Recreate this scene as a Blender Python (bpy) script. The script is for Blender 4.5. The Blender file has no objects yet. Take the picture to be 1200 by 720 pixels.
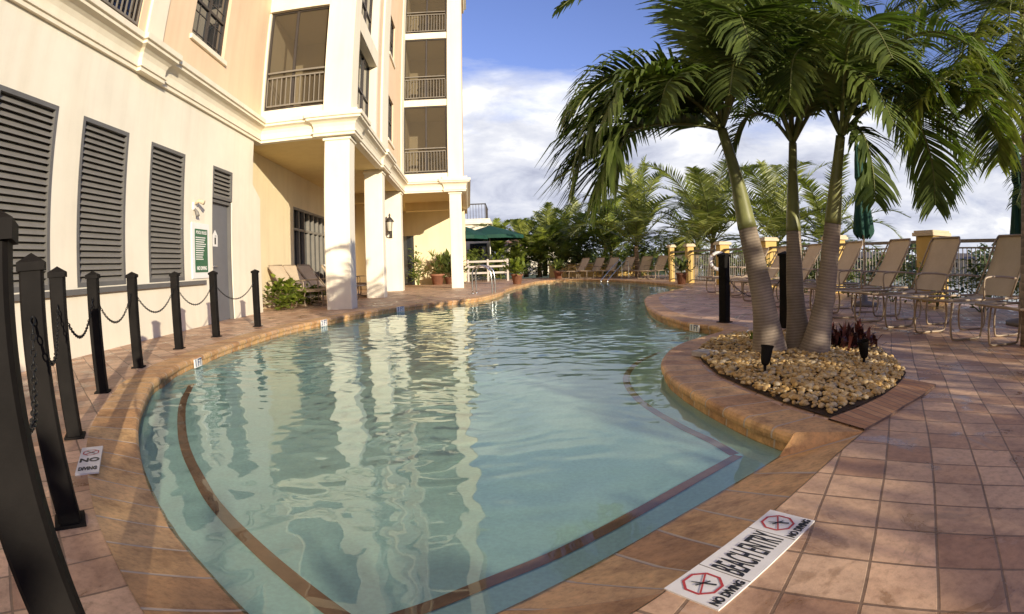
import bpy, math, random
from mathutils import Vector as V, Matrix, noise
from mathutils.geometry import tessellate_polygon
R = math.radians; PI = math.pi
rnd = random.Random(7)
sc = bpy.context.scene
COL = sc.collection
HC = 0.76                                   # height of the camera above the deck
F_PX, PITCH, ROLL = 652.6, R(-4.21), R(-1.79)

# ------------------------------------------------------------------ measuring the place
def ray(px, py):
    u, v = px - 600.0, 360.0 - py
    r = math.hypot(u, v) + 1e-9
    th = 2 * math.asin(min(r / (2 * F_PX), .99))
    x, y, z = math.sin(th) * u / r, math.sin(th) * v / r, math.cos(th)
    c, s = math.cos(ROLL), math.sin(ROLL); x, y = c * x - s * y, s * x + c * y
    c, s = math.cos(PITCH), math.sin(PITCH)
    return V((x, c * z - s * y, s * z + c * y))
def gnd(px, py, z=0.0):
    d = ray(px, py); t = (z - HC) / d.z
    return V((0, 0, HC)) + d * t
def at(px, py, Y):
    d = ray(px, py); t = Y / d.y
    return V((0, 0, HC)) + d * t
AZ = R(-4.23)
NV, TV = V((math.cos(AZ), -math.sin(AZ), 0)), V((math.sin(AZ), math.cos(AZ), 0))
def W(n, s, z): return NV * n + TV * s + V((0, 0, z))

# ------------------------------------------------------------------ materials
def mat(name, base=(.5, .5, .5), rough=.6, metal=0.0, spec=.5):
    m = bpy.data.materials.new(name); m.use_nodes = True
    b = m.node_tree.nodes['Principled BSDF']
    b.inputs['Base Color'].default_value = (*base, 1); b.inputs['Roughness'].default_value = rough
    b.inputs['Metallic'].default_value = metal; b.inputs['Specular IOR Level'].default_value = spec
    return m
class NT:
    def __init__(s, m): s.t = m.node_tree; s.n = s.t.nodes; s.b = s.n.get('Principled BSDF')
    def new(s, ty, **kw):
        n = s.n.new('ShaderNode' + ty)
        for k, v in kw.items():
            if k.startswith('_'): setattr(n, k[1:], v)
            else: n.inputs[k.replace('__', ' ')].default_value = v
        return n
    def l(s, a, b): s.t.links.new(a, b)
    def noise(s, scale, detail=4, rough=.55, vec=None, dist=0.0):
        n = s.new('TexNoise', Scale=scale, Detail=detail, Roughness=rough, Distortion=dist)
        if vec is not None: s.l(vec, n.inputs['Vector'])
        return n
    def ramp(s, fac, stops):
        r = s.new('ValToRGB'); e = r.color_ramp.elements
        while len(e) < len(stops): e.new(.5)
        for i, (p, c) in enumerate(stops):
            e[i].position = p; e[i].color = (*c, 1) if len(c) == 3 else c
        s.l(fac, r.inputs['Fac']); return r.outputs['Color']
    def mix(s, fac, a, b, blend='MIX'):
        m = s.new('Mix', _data_type='RGBA', _blend_type=blend)
        for k, v in ((0, fac), (6, a), (7, b)):
            if hasattr(v, 'is_linked'): s.l(v, m.inputs[k])
            else: m.inputs[k].default_value = v if k == 0 else (*v, 1)
        return m.outputs[2]
    def math(s, op, a, b=0.0, clamp=False):
        m = s.new('Math', _operation=op, _use_clamp=clamp)
        for k, v in ((0, a), (1, b)):
            if hasattr(v, 'is_linked'): s.l(v, m.inputs[k])
            else: m.inputs[k].default_value = v
        return m.outputs[0]
    def bump(s, h, strength=.3, dist=.01):
        b = s.new('Bump', Strength=strength, Distance=dist); s.l(h, b.inputs['Height'])
        if s.b: s.l(b.outputs['Normal'], s.b.inputs['Normal'])
        return b.outputs['Normal']
    def pos(s): return s.new('NewGeometry').outputs['Position']
    def obj(s): return s.new('TexCoord').outputs['Object']
    def uv(s): return s.new('TexCoord').outputs['UV']
    def base(s, c): s.l(c, s.b.inputs['Base Color'])

def varied(name, base, rough=.7, amt=.12, scale=1.5, bump=.15, bscale=60, metal=0, spec=.4, bdist=.004):
    m = mat(name, base, rough, metal, spec); t = NT(m); p = t.pos()
    n = t.noise(scale, 5, .6, p)
    lo = tuple(c * (1 - amt) for c in base); hi = tuple(min(1, c * (1 + amt)) for c in base)
    t.base(t.ramp(n.outputs['Fac'], [(.3, lo), (.7, hi)]))
    if bump: t.bump(t.noise(bscale, 3, .6, p).outputs['Fac'], bump, bdist)
    return m
M = {}
def stucco(name, base, dirty=.10):
    m = mat(name, base, .85, 0, .2); t = NT(m); p = t.pos()
    n1 = t.noise(.9, 6, .65, p)
    c = t.ramp(n1.outputs['Fac'], [(.25, tuple(x * (1 - dirty) for x in base)), (.75, tuple(min(1, x * 1.03) for x in base))])
    mp = t.new('Mapping'); mp.inputs['Scale'].default_value = (3.5, 3.5, .25); t.l(p, mp.inputs['Vector'])
    n2 = t.noise(1.0, 5, .6, mp.outputs[0])                    # faint rain streaks
    st = t.ramp(n2.outputs['Fac'], [(.45, (1, 1, 1)), (.8, (.86, .83, .78))])
    t.base(t.mix(.6, c, st, 'MULTIPLY'))
    t.bump(t.noise(45, 6, .7, p).outputs['Fac'], .35, .006)
    return m
M['cream'] = stucco('cream_stucco', (.82, .755, .61), .12)
M['porch'] = stucco('porch_stucco', (.80, .68, .44))
M['peach'] = stucco('peach_stucco', (.79, .59, .39))
M['trim'] = stucco('trim_stucco', (.82, .74, .575), .07)
M['soffit'] = stucco('soffit_stucco', (.74, .58, .28), .06)
M['bronze'] = varied('bronze_aluminium', (.045, .036, .030), .45, .15, 3, .05)
M['rail_paint'] = varied('bronze_rail_paint', (.19, .165, .13), .5, .15, 3, 0)
M['louvre'] = varied('grey_louvre_paint', (.20, .185, .16), .5, .1, 4, .05)
M['louvre_frame'] = varied('louvre_frame_paint', (.125, .12, .112), .5, .1, 4, .05)
M['door'] = varied('grey_door_paint', (.13, .13, .14), .45, .08, 3, .04)
M['post'] = varied('dark_post_paint', (.010, .0085, .0075), .7, .35, 7, .12, 90, 0, .10)
M['chain'] = mat('black_chain', (.02, .02, .02), .45, .6)
M['tan_metal'] = varied('tan_metal', (.33, .25, .17), .4, .1, 5, 0)
M['steel'] = mat('stainless_steel', (.62, .62, .60), .18, 1.0)
M['white_paint'] = varied('white_paint', (.78, .76, .72), .5, .06, 5, 0)
M['white_tile'] = varied('white_tile', (.74, .72, .68), .3, .08, 12, .05)
M['old_white'] = varied('weathered_white_paint', (.50, .44, .39), .7, .1, 5, .05)
M['grey_tile'] = varied('weathered_tile', (.42, .38, .34), .6, .25, 20, .1)
M['ink'] = mat('black_lettering', (.02, .02, .022), .4)
M['red'] = mat('red_lettering', (.45, .05, .05), .4)
M['blue'] = mat('blue_lettering', (.04, .06, .16), .4)
M['green_sign'] = mat('green_sign', (.018, .11, .05), .4)
M['canvas'] = varied('green_canvas', (.007, .050, .032), .8, .2, 4, .2, 300)
M['terracotta'] = varied('terracotta', (.27, .12, .07), .8, .15, 8, .1)
M['pillar'] = stucco('ochre_stucco', (.58, .40, .14), .1)
M['cap'] = stucco('pillar_cap', (.60, .50, .34), .08)
M['rail'] = varied('grey_rail', (.17, .15, .13), .5, .1, 3, 0)
M['wood'] = varied('teak', (.30, .17, .07), .6, .2, 6, .1)
M['interior'] = varied('balcony_interior', (.55, .45, .28), .9, .06, 1, 0)
M['towel'] = varied('white_towel', (.75, .74, .72), .9, .05, 8, .3, 200)
M['lamp_glass'] = mat('lamp_glass', (.55, .5, .4), .25)
M['roof'] = varied('roof_tile', (.30, .16, .10), .8, .15, 5, .3, 20)
M['mulch'] = varied('soil', (.06, .042, .03), .95, .3, 8, .6, 40, 0, .1, .02)
M['ground'] = varied('grass_ground', (.06, .085, .03), .95, .35, .3, .3, 10)
M['lagoon'] = mat('lagoon', (.03, .05, .06), .08)

def glass_dark(name, c, rough=.06):
    m = mat(name, c, rough, 0, .8); t = NT(m)
    t.bump(t.noise(1.2, 2, .5, t.pos()).outputs['Fac'], .06, .03); return m
M['glass'] = glass_dark('dark_window_glass', (.022, .026, .03))
def screen():
    m = mat('bug_screen', (.095, .074, .046), .7, 0, .2); t = NT(m)
    tr = t.new('BsdfTransparent'); mx = t.new('MixShader', Fac=.56)
    t.l(tr.outputs[0], mx.inputs[1]); t.l(t.b.outputs[0], mx.inputs[2])
    t.l(mx.outputs[0], t.n['Material Output'].inputs['Surface']); return m
M['screen'] = screen()

def leaf(name, base, tip, trans=.25, rough=.42, amt=.45, spec=.45):
    m = mat(name, base, rough, 0, spec); t = NT(m); p = t.pos()
    c1 = t.ramp(t.noise(2.2, 3, .6, p).outputs['Fac'], [(.3, tuple(c * (1 - amt) for c in base)), (.7, tip)])
    at_ = t.new('Attribute'); at_.attribute_name = 'tone'
    c2 = t.mix(1.0, c1, t.ramp(at_.outputs['Fac'], [(0, (.55, .55, .55)), (1, (1.5, 1.35, 1.1))]), 'MULTIPLY')
    t.base(c2)
    tl = t.new('BsdfTranslucent'); t.l(t.mix(1, c2, (1.05, 1.3, .55), 'MULTIPLY'), tl.inputs['Color'])
    mx = t.new('MixShader', Fac=trans); t.l(t.b.outputs[0], mx.inputs[1]); t.l(tl.outputs[0], mx.inputs[2])
    t.l(mx.outputs[0], t.n['Material Output'].inputs['Surface']); return m
M['palm_leaf'] = leaf('palm_leaf', (.075, .128, .034), (.165, .225, .065), .38, .55, .4, .3)
M['coco_leaf'] = leaf('coconut_leaf', (.17, .23, .055), (.37, .42, .12), .40)
M['shrub_leaf'] = leaf('shrub_leaf', (.12, .19, .05), (.27, .34, .09), .33)
M['bright_leaf'] = leaf('bright_leaf', (.11, .17, .025), (.25, .32, .05), .3)
M['dark_leaf'] = leaf('dark_leaf', (.08, .125, .04), (.17, .22, .075), .3)
M['red_leaf'] = leaf('red_leaf', (.075, .022, .022), (.15, .045, .04), .15)
M['dry_leaf'] = leaf('dry_leaf', (.16, .11, .05), (.24, .17, .08), .2)
M['hedge_leaf'] = leaf('hedge_leaf', (.04, .07, .02), (.08, .12, .03), .1)
M['rachis'] = varied('palm_rachis', (.13, .145, .04), .5, .2, 6, 0)
M['crownshaft'] = varied('crownshaft', (.17, .175, .06), .45, .25, 5, .08, 20)

def trunk_mat(name, base, dark, rings):
    m = mat(name, base, .85, 0, .2); t = NT(m)
    sx = t.new('SeparateXYZ'); t.l(t.uv(), sx.inputs[0])
    p = t.pos(); nz = t.noise(9, 4, .6, p)
    ph = t.math('ADD', t.math('MULTIPLY', sx.outputs['Y'], rings), t.math('MULTIPLY', nz.outputs['Fac'], .55))
    fr = t.math('FRACT', ph)
    ringc = t.ramp(fr, [(0, dark), (.16, tuple(b * .85 for b in base)), (.55, base), (.92, tuple(min(1, b * 1.25) for b in base)), (1, dark)])
    blot = t.ramp(t.noise(4, 5, .65, p).outputs['Fac'], [(.3, (.62, .60, .55)), (.7, (1.2, 1.15, 1.1))])
    t.base(t.mix(1, ringc, blot, 'MULTIPLY'))
    t.bump(t.math('ADD', t.math('MULTIPLY', fr, .4), t.math('MULTIPLY', nz.outputs['Fac'], .8)), .5, .008); return m
M['trunk'] = trunk_mat('ringed_trunk', (.27, .225, .185), (.205, .165, .135), 46)
M['coco_trunk'] = trunk_mat('coconut_trunk', (.30, .22, .14), (.12, .085, .05), 14)

def stones():
    m = mat('river_stone', (.42, .31, .17), .75, 0, .3); t = NT(m)
    a = t.new('Attribute'); a.attribute_name = 'tone'
    c = t.ramp(a.outputs['Fac'], [(0, (.24, .14, .05)), (.25, (.46, .29, .10)), (.5, (.56, .38, .16)), (.75, (.60, .45, .23)), (.92, (.64, .54, .36)), (1, (.24, .20, .16))])
    t.base(t.mix(.5, c, t.ramp(t.noise(40, 4, .6, t.pos()).outputs['Fac'], [(.3, (.6, .55, .5)), (.7, (1.1, 1.1, 1.1))]), 'MULTIPLY'))
    return m
M['stone'] = stones()

def pavers():
    m = mat('brick_pavers', (.3, .17, .11), .62, 0, .45); t = NT(m)
    mp = t.new('Mapping'); mp.inputs['Rotation'].default_value = (0, 0, R(-50.4)); mp.inputs['Location'].default_value = (.06, .03, 0)
    p = t.pos(); t.l(p, mp.inputs['Vector'])
    wob = t.noise(1.1, 2, .5, p)
    ad = t.new('VectorMath', _operation='MULTIPLY_ADD'); t.l(wob.outputs['Color'], ad.inputs[0]); ad.inputs[1].default_value = (.03, .03, 0); t.l(mp.outputs[0], ad.inputs[2])
    def brick(c1, c2, mort, size=.0055, bias=0.0):
        b = t.new('TexBrick', _offset=.5, _offset_frequency=2, _squash=1.0, Scale=1.0)
        b.inputs['Mortar Size'].default_value = size; b.inputs['Brick Width'].default_value = .205; b.inputs['Row Height'].default_value = .205
        b.inputs['Mortar Smooth'].default_value = .35; b.inputs['Bias'].default_value = bias; b.offset = 0.0
        b.inputs['Color1'].default_value = (*c1, 1); b.inputs['Color2'].default_value = (*c2, 1); b.inputs['Mortar'].default_value = (*mort, 1)
        t.l(ad.outputs[0], b.inputs['Vector']); return b
    b1 = brick((.47, .29, .18), (.64, .46, .31), (.25, .17, .11))
    b2 = brick((0, 0, 0), (1, 1, 1), (.5, .5, .5))
    n1 = t.noise(5.5, 6, .65, p); n2 = t.noise(.45, 4, .6, p); n3 = t.noise(90, 4, .7, p)
    c = t.mix(.62, b1.outputs['Color'], t.ramp(n1.outputs['Fac'], [(.3, (.52, .46, .44)), (.52, (1, 1, 1)), (.75, (1.22, 1.2, 1.15))]), 'MULTIPLY')
    c = t.mix(.55, c, t.ramp(t.math('ADD', b2.outputs['Color'], 0.0), [(0, (.80, .74, .72)), (.35, (1.0, .97, .94)), (.7, (1.1, 1.1, 1.1)), (1, (1.24, 1.1, 1.0))]), 'MULTIPLY')
    c = t.mix(.6, c, t.ramp(n2.outputs['Fac'], [(.3, (.76, .72, .68)), (.7, (1.12, 1.05, .98))]), 'MULTIPLY')
    n5 = t.noise(32, 5, .72, p); c = t.mix(.65, c, t.ramp(n5.outputs['Fac'], [(.3, (.64, .58, .55)), (.5, (1, 1, 1)), (.72, (1.24, 1.22, 1.2))]), 'MULTIPLY')
    # dark water stains and sealed patches
    st = t.noise(2.3, 5, .62, p, 1.2)
    wet = t.ramp(st.outputs['Fac'], [(.55, (0, 0, 0)), (.60, (1, 1, 1))])
    c = t.mix(t.math('MULTIPLY', wet, .40), c, (.16, .08, .032))
    sc2 = t.ramp(t.noise(3.4, 6, .7, p, .5).outputs['Fac'], [(.62, (0, 0, 0)), (.70, (1, 1, 1))]); c = t.mix(t.math('MULTIPLY', sc2, .30), c, (.62, .50, .40))
    t.base(c)
    r = t.math('ADD', t.math('MULTIPLY', t.math('SUBTRACT', 1.0, wet), .3), t.math('MULTIPLY', n1.outputs['Fac'], .45))
    t.l(t.math('ADD', r, .05), t.b.inputs['Roughness'])
    h = t.math('ADD', t.math('MULTIPLY', t.math('SUBTRACT', 1.0, b1.outputs['Fac']), 1.0), t.math('ADD', t.math('MULTIPLY', n3.outputs['Fac'], .18), t.math('MULTIPLY', n1.outputs['Fac'], .25)))
    t.bump(h, .7, .006); return m
M['pavers'] = pavers()

def coping_mat():
    m = mat('coping_brick', (.42, .22, .11), .6, 0, .4); t = NT(m); p = t.pos()
    sx = t.new('SeparateXYZ'); t.l(t.uv(), sx.inputs[0])
    u = sx.outputs['X']; fl = t.math('FLOOR', u); fr = t.math('FRACT', u)
    wn = t.new('TexWhiteNoise', _noise_dimensions='1D'); t.l(fl, wn.inputs['W'])
    bc = t.ramp(wn.outputs['Value'], [(0, (.47, .27, .125)), (.4, (.58, .35, .16)), (.75, (.66, .43, .20)), (1, (.53, .34, .19))])
    n1 = t.noise(7, 6, .65, p); n2 = t.noise(1.4, 4, .6, p)
    c = t.mix(.8, bc, t.ramp(n1.outputs['Fac'], [(.28, (.42, .34, .30)), (.5, (1, .98, .96)), (.72, (1.28, 1.2, 1.12))]), 'MULTIPLY')
    n4 = t.noise(38, 5, .7, p); c = t.mix(.7, c, t.ramp(n4.outputs['Fac'], [(.32, (.62, .56, .52)), (.5, (1, 1, 1)), (.72, (1.25, 1.22, 1.18))]), 'MULTIPLY')
    stn = t.ramp(t.noise(2.6, 6, .68, p, .8).outputs['Fac'], [(.56, (0, 0, 0)), (.64, (1, 1, 1))]); c = t.mix(t.math('MULTIPLY', stn, .28), c, (.17, .09, .04))
    c = t.mix(.5, c, t.ramp(n2.outputs['Fac'], [(.35, (.72, .66, .62)), (.65, (1.08, 1.05, 1.0))]), 'MULTIPLY')
    e = t.math('MINIMUM', fr, t.math('SUBTRACT', 1.0, fr))
    j = t.ramp(e, [(0, (1, 1, 1)), (.022, (1, 1, 1)), (.04, (0, 0, 0))])
    t.base(t.mix(j, c, (.50, .40, .31)))
    t.bump(t.math('ADD', t.math('MULTIPLY', t.math('SUBTRACT', 1.0, j), 1.0), t.math('ADD', t.math('MULTIPLY', t.noise(70, 4, .7, p).outputs['Fac'], .35), t.math('MULTIPLY', n1.outputs['Fac'], .6))), .8, .007); return m
M['coping'] = coping_mat()
def edge_brick():
    m = mat('edging_brick', (.46, .2, .1), .65, 0, .35); t = NT(m)
    b = t.new('TexBrick', Scale=1.0); b.inputs['Brick Width'].default_value = .3; b.inputs['Row Height'].default_value = .065; b.inputs['Mortar Size'].default_value = .004; b.offset = 0
    b.inputs['Color1'].default_value = (.44, .22, .10, 1); b.inputs['Color2'].default_value = (.58, .33, .16, 1); b.inputs['Mortar'].default_value = (.2, .13, .09, 1)
    t.l(t.uv(), b.inputs['Vector']); p = t.pos()
    t.base(t.mix(.5, b.outputs['Color'], t.ramp(t.noise(14, 4, .6, p).outputs['Fac'], [(.3, (.7, .65, .6)), (.7, (1.15, 1.1, 1.1))]), 'MULTIPLY'))
    t.bump(t.math('SUBTRACT', 1.0, b.outputs['Fac']), .5, .004); return m
M['edging'] = edge_brick()
def plaster(name, a, b_):
    m = mat(name, a, .7, 0, .2); t = NT(m); p = t.pos()
    c = t.ramp(t.noise(1.4, 5, .6, p).outputs['Fac'], [(.3, a), (.7, b_)])
    t.base(t.mix(.4, c, t.ramp(t.noise(60, 3, .6, p).outputs['Fac'], [(.35, (.8, .8, .8)), (.65, (1.1, 1.1, 1.1))]), 'MULTIPLY'))
    return m
M['plaster'] = plaster('pool_plaster', (.52, .71, .60), (.62, .81, .70))
M['band'] = varied('brown_band_tile', (.34, .165, .09), .5, .25, 9, .1)

def water():
    m = bpy.data.materials.new('pool_water'); m.use_nodes = True; t = NT(m); t.n.remove(t.b); t.b = None
    gl = t.new('BsdfGlass', Roughness=0.0, IOR=1.33); gl.inputs['Color'].default_value = (.89, .982, .968, 1)
    t.l(gl.outputs[0], t.n['Material Output'].inputs['Surface']); return m
M['water'] = water()

# ------------------------------------------------------------------ mesh building
class MB:
    def __init__(s): s.v = []; s.f = []; s.uv = []; s.tone = []; s.mi = []; s.cm = 0; s.sm = []; s.smooth = False
    def add(s, vs, fs, uvs=None, tone=.5):
        o = len(s.v); s.v += [tuple(p) for p in vs]
        for k, f in enumerate(fs):
            s.f.append([i + o for i in f]); s.uv.append(uvs[k] if uvs else None); s.tone.append(tone); s.mi.append(s.cm); s.sm.append(s.smooth)
    def quad(s, a, b, c, d, tone=.5): s.add([a, b, c, d], [[0, 1, 2, 3]], None, tone)
    def box(s, x0, x1, y0, y1, z0, z1, f=None):
        P = [(x, y, z) for z in (z0, z1) for y in (y0, y1) for x in (x0, x1)]
        if f: P = [f(*p) for p in P]
        s.add(P, [[0, 2, 3, 1], [4, 5, 7, 6], [0, 1, 5, 4], [2, 6, 7, 3], [0, 4, 6, 2], [1, 3, 7, 5]])
    def bbox(s, x0, x1, y0, y1, z0, z1, f=None, b=.008):
        """box with bevelled vertical edges and top"""
        def ring(i, z): return [(x0 + b + i, y0 + i, z), (x1 - b - i, y0 + i, z), (x1 - i, y0 + b + i, z), (x1 - i, y1 - b - i, z), (x1 - b - i, y1 - i, z), (x0 + b + i, y1 - i, z), (x0 + i, y1 - b - i, z), (x0 + i, y0 + b + i, z)]
        rs = [ring(b * .7, z0), ring(0, z0 + b * .7), ring(0, z1 - b * .7), ring(b * .7, z1)]
        P = [p for r in rs for p in r]
        if f: P = [f(*p) for p in P]
        F = [list(range(7, -1, -1)), list(range(24, 32))]
        for k in range(3):
            for i in range(8): F.append([k * 8 + i, k * 8 + (i + 1) % 8, k * 8 + 8 + (i + 1) % 8, k * 8 + 8 + i])
        s.add(P, F)
    def tube(s, pts, rad, seg=8, caps=True, closed=False, rings=None):
        pts = [V(p) for p in pts]; n = len(pts)
        rads = rad if isinstance(rad, (list, tuple)) else [rad] * n
        T = []
        for i in range(n):
            a = pts[(i - 1) % n] if (closed or i > 0) else pts[0]; b = pts[(i + 1) % n] if (closed or i < n - 1) else pts[-1]
            T.append((b - a).normalized() if (b - a).length > 1e-9 else V((0, 0, 1)))
        u = T[0].orthogonal().normalized(); P = []; Ls = [0]
        for i in range(n):
            u = (u - T[i] * u.dot(T[i])).normalized() if i else u
            w = T[i].cross(u)
            for k in range(seg):
                a = 2 * PI * k / seg; P.append(pts[i] + (u * math.cos(a) + w * math.sin(a)) * rads[i])
            if i: Ls.append(Ls[-1] + (pts[i] - pts[i - 1]).length)
        F = []; U = []; L = Ls[-1] or 1
        for i in range(n if closed else n - 1):
            j = (i + 1) % n
            for k in range(seg):
                k2 = (k + 1) % seg
                F.append([i * seg + k, i * seg + k2, j * seg + k2, j * seg + k])
                U.append([(k / seg, Ls[i] / L), ((k + 1) / seg, Ls[i] / L), ((k + 1) / seg, Ls[j] / L), (k / seg, Ls[j] / L)])
        if caps and not closed:
            F.append(list(range(seg - 1, -1, -1))); U.append([(0, 0)] * seg); F.append([(n - 1) * seg + k for k in range(seg)]); U.append([(0, 1)] * seg)
        o = s.smooth; s.smooth = True; s.add(P, F, U); s.smooth = o
    def lathe(s, prof, seg=16, c=(0, 0, 0), ang=None):
        P = [(c[0] + r * math.cos(2 * PI * k / seg), c[1] + r * math.sin(2 * PI * k / seg), c[2] + z) for r, z in prof for k in range(seg)]
        F = []
        for i in range(len(prof) - 1):
            for k in range(seg): F.append([i * seg + k, i * seg + (k + 1) % seg, (i + 1) * seg + (k + 1) % seg, (i + 1) * seg + k])
        o = s.smooth; s.smooth = True; s.add(P, F); s.smooth = o
    def build(s, name, mats, parent=None):
        me = bpy.data.meshes.new(name); me.from_pydata(s.v, [], s.f)
        for m in (mats if isinstance(mats, (list, tuple)) else [mats]): me.materials.append(m)
        if any(u for u in s.uv):
            ul = me.uv_layers.new(name='UVMap'); k = 0; flat = []
            for f, u in zip(s.f, s.uv):
                for c in (u or [(0, 0)] * len(f)): flat += [c[0], c[1]]
            ul.data.foreach_set('uv', flat)
        ta = me.attributes.new('tone', 'FLOAT', 'FACE'); ta.data.foreach_set('value', s.tone)
        me.polygons.foreach_set('material_index', s.mi); me.polygons.foreach_set('use_smooth', s.sm)
        me.update(); o = bpy.data.objects.new(name, me); COL.objects.link(o)
        if parent is not None:
            o.parent = parent
            o.matrix_parent_inverse = Matrix.LocRotScale(parent.location, parent.rotation_euler, parent.scale).inverted() if parent.type == 'EMPTY' and parent.get('world_parts') else Matrix()
        return o
def tag(o, label=None, cat=None, group=None, kind=None):
    for k, v in (('label', label), ('category', cat), ('group', group), ('kind', kind)):
        if v: o[k] = v
    return o
def empty(name, loc=(0, 0, 0), rz=0.0, label=None, cat=None, group=None, world=False):
    """an Empty at the thing's base; world=True: its parts are built in world coordinates"""
    o = bpy.data.objects.new(name, None); COL.objects.link(o); o.location = loc; o.rotation_euler = (0, 0, rz); o.empty_display_size = .2
    if world: o['world_parts'] = 1
    return tag(o, label, cat, group)
def copy_tree(o, parent=None):
    c = o.copy(); COL.objects.link(c)
    if parent is not None: c.parent = parent
    for ch in list(o.children): copy_tree(ch, c)
    return c
def cr(pts, n):
    """Catmull-Rom through points"""
    pts = [V(p) for p in pts]; P = [pts[0] * 2 - pts[1]] + pts + [pts[-1] * 2 - pts[-2]]; out = []; m = len(pts) - 1
    for k in range(n + 1):
        x = k / n * m; i = min(int(x), m - 1); t = x - i; a, b, c, d = P[i:i + 4]
        out.append(.5 * ((2 * b) + (c - a) * t + (2 * a - 5 * b + 4 * c - d) * t * t + (3 * b - a - 3 * c + d) * t ** 3))
    return out
def text_mesh(txt, size, name, m, parent, mtx, sx=1.0, bold=0.0, align='CENTER', fit=None):
    cu = bpy.data.curves.new(name, 'FONT'); cu.body = txt; cu.size = size; cu.align_x = align; cu.align_y = 'CENTER'; cu.extrude = .0008; cu.offset = bold
    t = bpy.data.objects.new(name + '_curve', cu); COL.objects.link(t)
    bpy.context.view_layer.update(); dg = bpy.context.evaluated_depsgraph_get()
    me = bpy.data.meshes.new_from_object(t.evaluated_get(dg)); bpy.data.objects.remove(t)
    if fit: xs_ = [v.co.x for v in me.vertices]; sx = fit / (max(xs_) - min(xs_))
    me.transform(Matrix.Diagonal((sx, 1, 1, 1))); me.transform(mtx); me.materials.clear(); me.materials.append(m)
    o = bpy.data.objects.new(name, me); COL.objects.link(o); o.parent = parent
    if parent.get('world_parts'): o.matrix_parent_inverse = Matrix.LocRotScale(parent.location, parent.rotation_euler, parent.scale).inverted()
    return o

# ------------------------------------------------------------------ pool outline (water edge), counter-clockwise from the beach corner
WZ = -0.10
# (x, y, coping width, height of the inner edge)
ctl = [(-.38, .93, .34, -.098), (-.05, 1.20, .33, -.098), (.45, 1.61, .35, -.098), (.78, 1.86, .35, -.098), (1.02, 2.03, .34, -.098), (1.165, 2.135, .33, -.098)]
ctl2 = [(1.22, 2.12), (1.13, 2.42), (1.08, 2.75), (1.04, 3.2), (1.05, 3.65), (1.14, 4.12), (1.37, 4.68), (1.68, 5.14), (2.06, 5.52), (2.36, 5.86), (2.40, 6.15), (2.25, 6.55), (2.17, 7.1), (2.20, 8.4), (2.55, 10.4), (3.15, 12.5), (4.35, 14.6), (5.2, 16.2), (5.6, 18), (5.55, 21), (5.0, 24.6), (4.1, 26.9), (2.6, 28.2), (1.6, 27.3), (1.05, 25.6), (.8, 24.2), (.5, 22.4), (.1, 20.3), (-.2, 18.0), (-.28, 16.4), (-.75, 14.0), (-1.44, 12.84), (-2.23, 11.6), (-2.65, 10.72), (-3.05, 9.2), (-3.28, 7.95), (-3.34, 6.86), (-3.29, 5.9), (-3.19, 5.0), (-3.09, 4.36), (-2.80, 3.52)]
ctl3 = [(-2.27, 2.66), (-1.93, 2.21), (-1.57, 1.83), (-1.22, 1.50), (-.95, 1.28), (-.71, 1.09), (-.52, .96)]
OUT = []                                     # dense: (x, y, width, zi)
def seg_add(pts, w0, w1, z0, z1, n):
    c = cr([(p[0], p[1], 0) for p in pts], n)
    for i, p in enumerate(c): t = i / n; OUT.append((p.x, p.y, w0 + (w1 - w0) * t, z0 + (z1 - z0) * t))
seg_add(ctl, .33, .34, -.099, -.099, 26)
n_beach = len(OUT)
seg_add(ctl2, .30, .30, .0, .0, 190)
n_mid = len(OUT)
c = cr([(p[0], p[1], 0) for p in [ctl2[-1]] + ctl3], 40)[1:]
for i, p in enumerate(c):
    t = min(1, i / 16); t = t * t * (3 - 2 * t); OUT.append((p.x, p.y, .29, -.099 * t))
POLY = [(p[0], p[1]) for p in OUT]
def inside(x, y, poly):
    c = False; j = len(poly) - 1
    for i in range(len(poly)):
        xi, yi = poly[i]; xj, yj = poly[j]
        if (yi > y) != (yj > y) and x < (xj - xi) * (y - yi) / (yj - yi) + xi: c = not c
        j = i
    return c
def edge_dist(x, y, poly):
    b = 1e9
    for i in range(len(poly)):
        x0, y0 = poly[i - 1]; x1, y1 = poly[i]; dx, dy = x1 - x0, y1 - y0; L = dx * dx + dy * dy
        t = 0 if L == 0 else max(0, min(1, ((x - x0) * dx + (y - y0) * dy) / L))
        b = min(b, (x - x0 - t * dx) ** 2 + (y - y0 - t * dy) ** 2)
    return math.sqrt(b)
NP = len(POLY)
def normals(poly):
    out = []
    for i in range(len(poly)):
        a, b = poly[i - 1], poly[(i + 1) % len(poly)]; d = V((b[0] - a[0], b[1] - a[1])); d.normalize() if d.length else None
        out.append((d.y, -d.x))               # outward for a counter-clockwise loop
    return out
NRM = normals(POLY)
# the sharp corner at the planter
OUTER = []
for i, (x, y, w, zi) in enumerate(OUT):
    n = NRM[i]; OUTER.append([x + n[0] * w, y + n[1] * w])
beach_outer = [(.26, 1.02), (.36, 1.10), (.60, 1.28), (.83, 1.46), (1.02, 1.61), (1.28, 1.81), (1.56, 2.01)]
bo = cr([(a, b, 0) for a, b in [(-.36, .55)] + beach_outer], n_beach - 1)
for i in range(n_beach): OUTER[i] = [bo[i].x, bo[i].y]
for i in range(n_beach, n_beach + 14):        # planter wall: keep the coping outside the beach coping
    if OUTER[i][1] < 2.25: OUTER[i] = [max(OUTER[i][0], 1.5), 2.25]
OUTER = [tuple(p) for p in OUTER]

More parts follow.
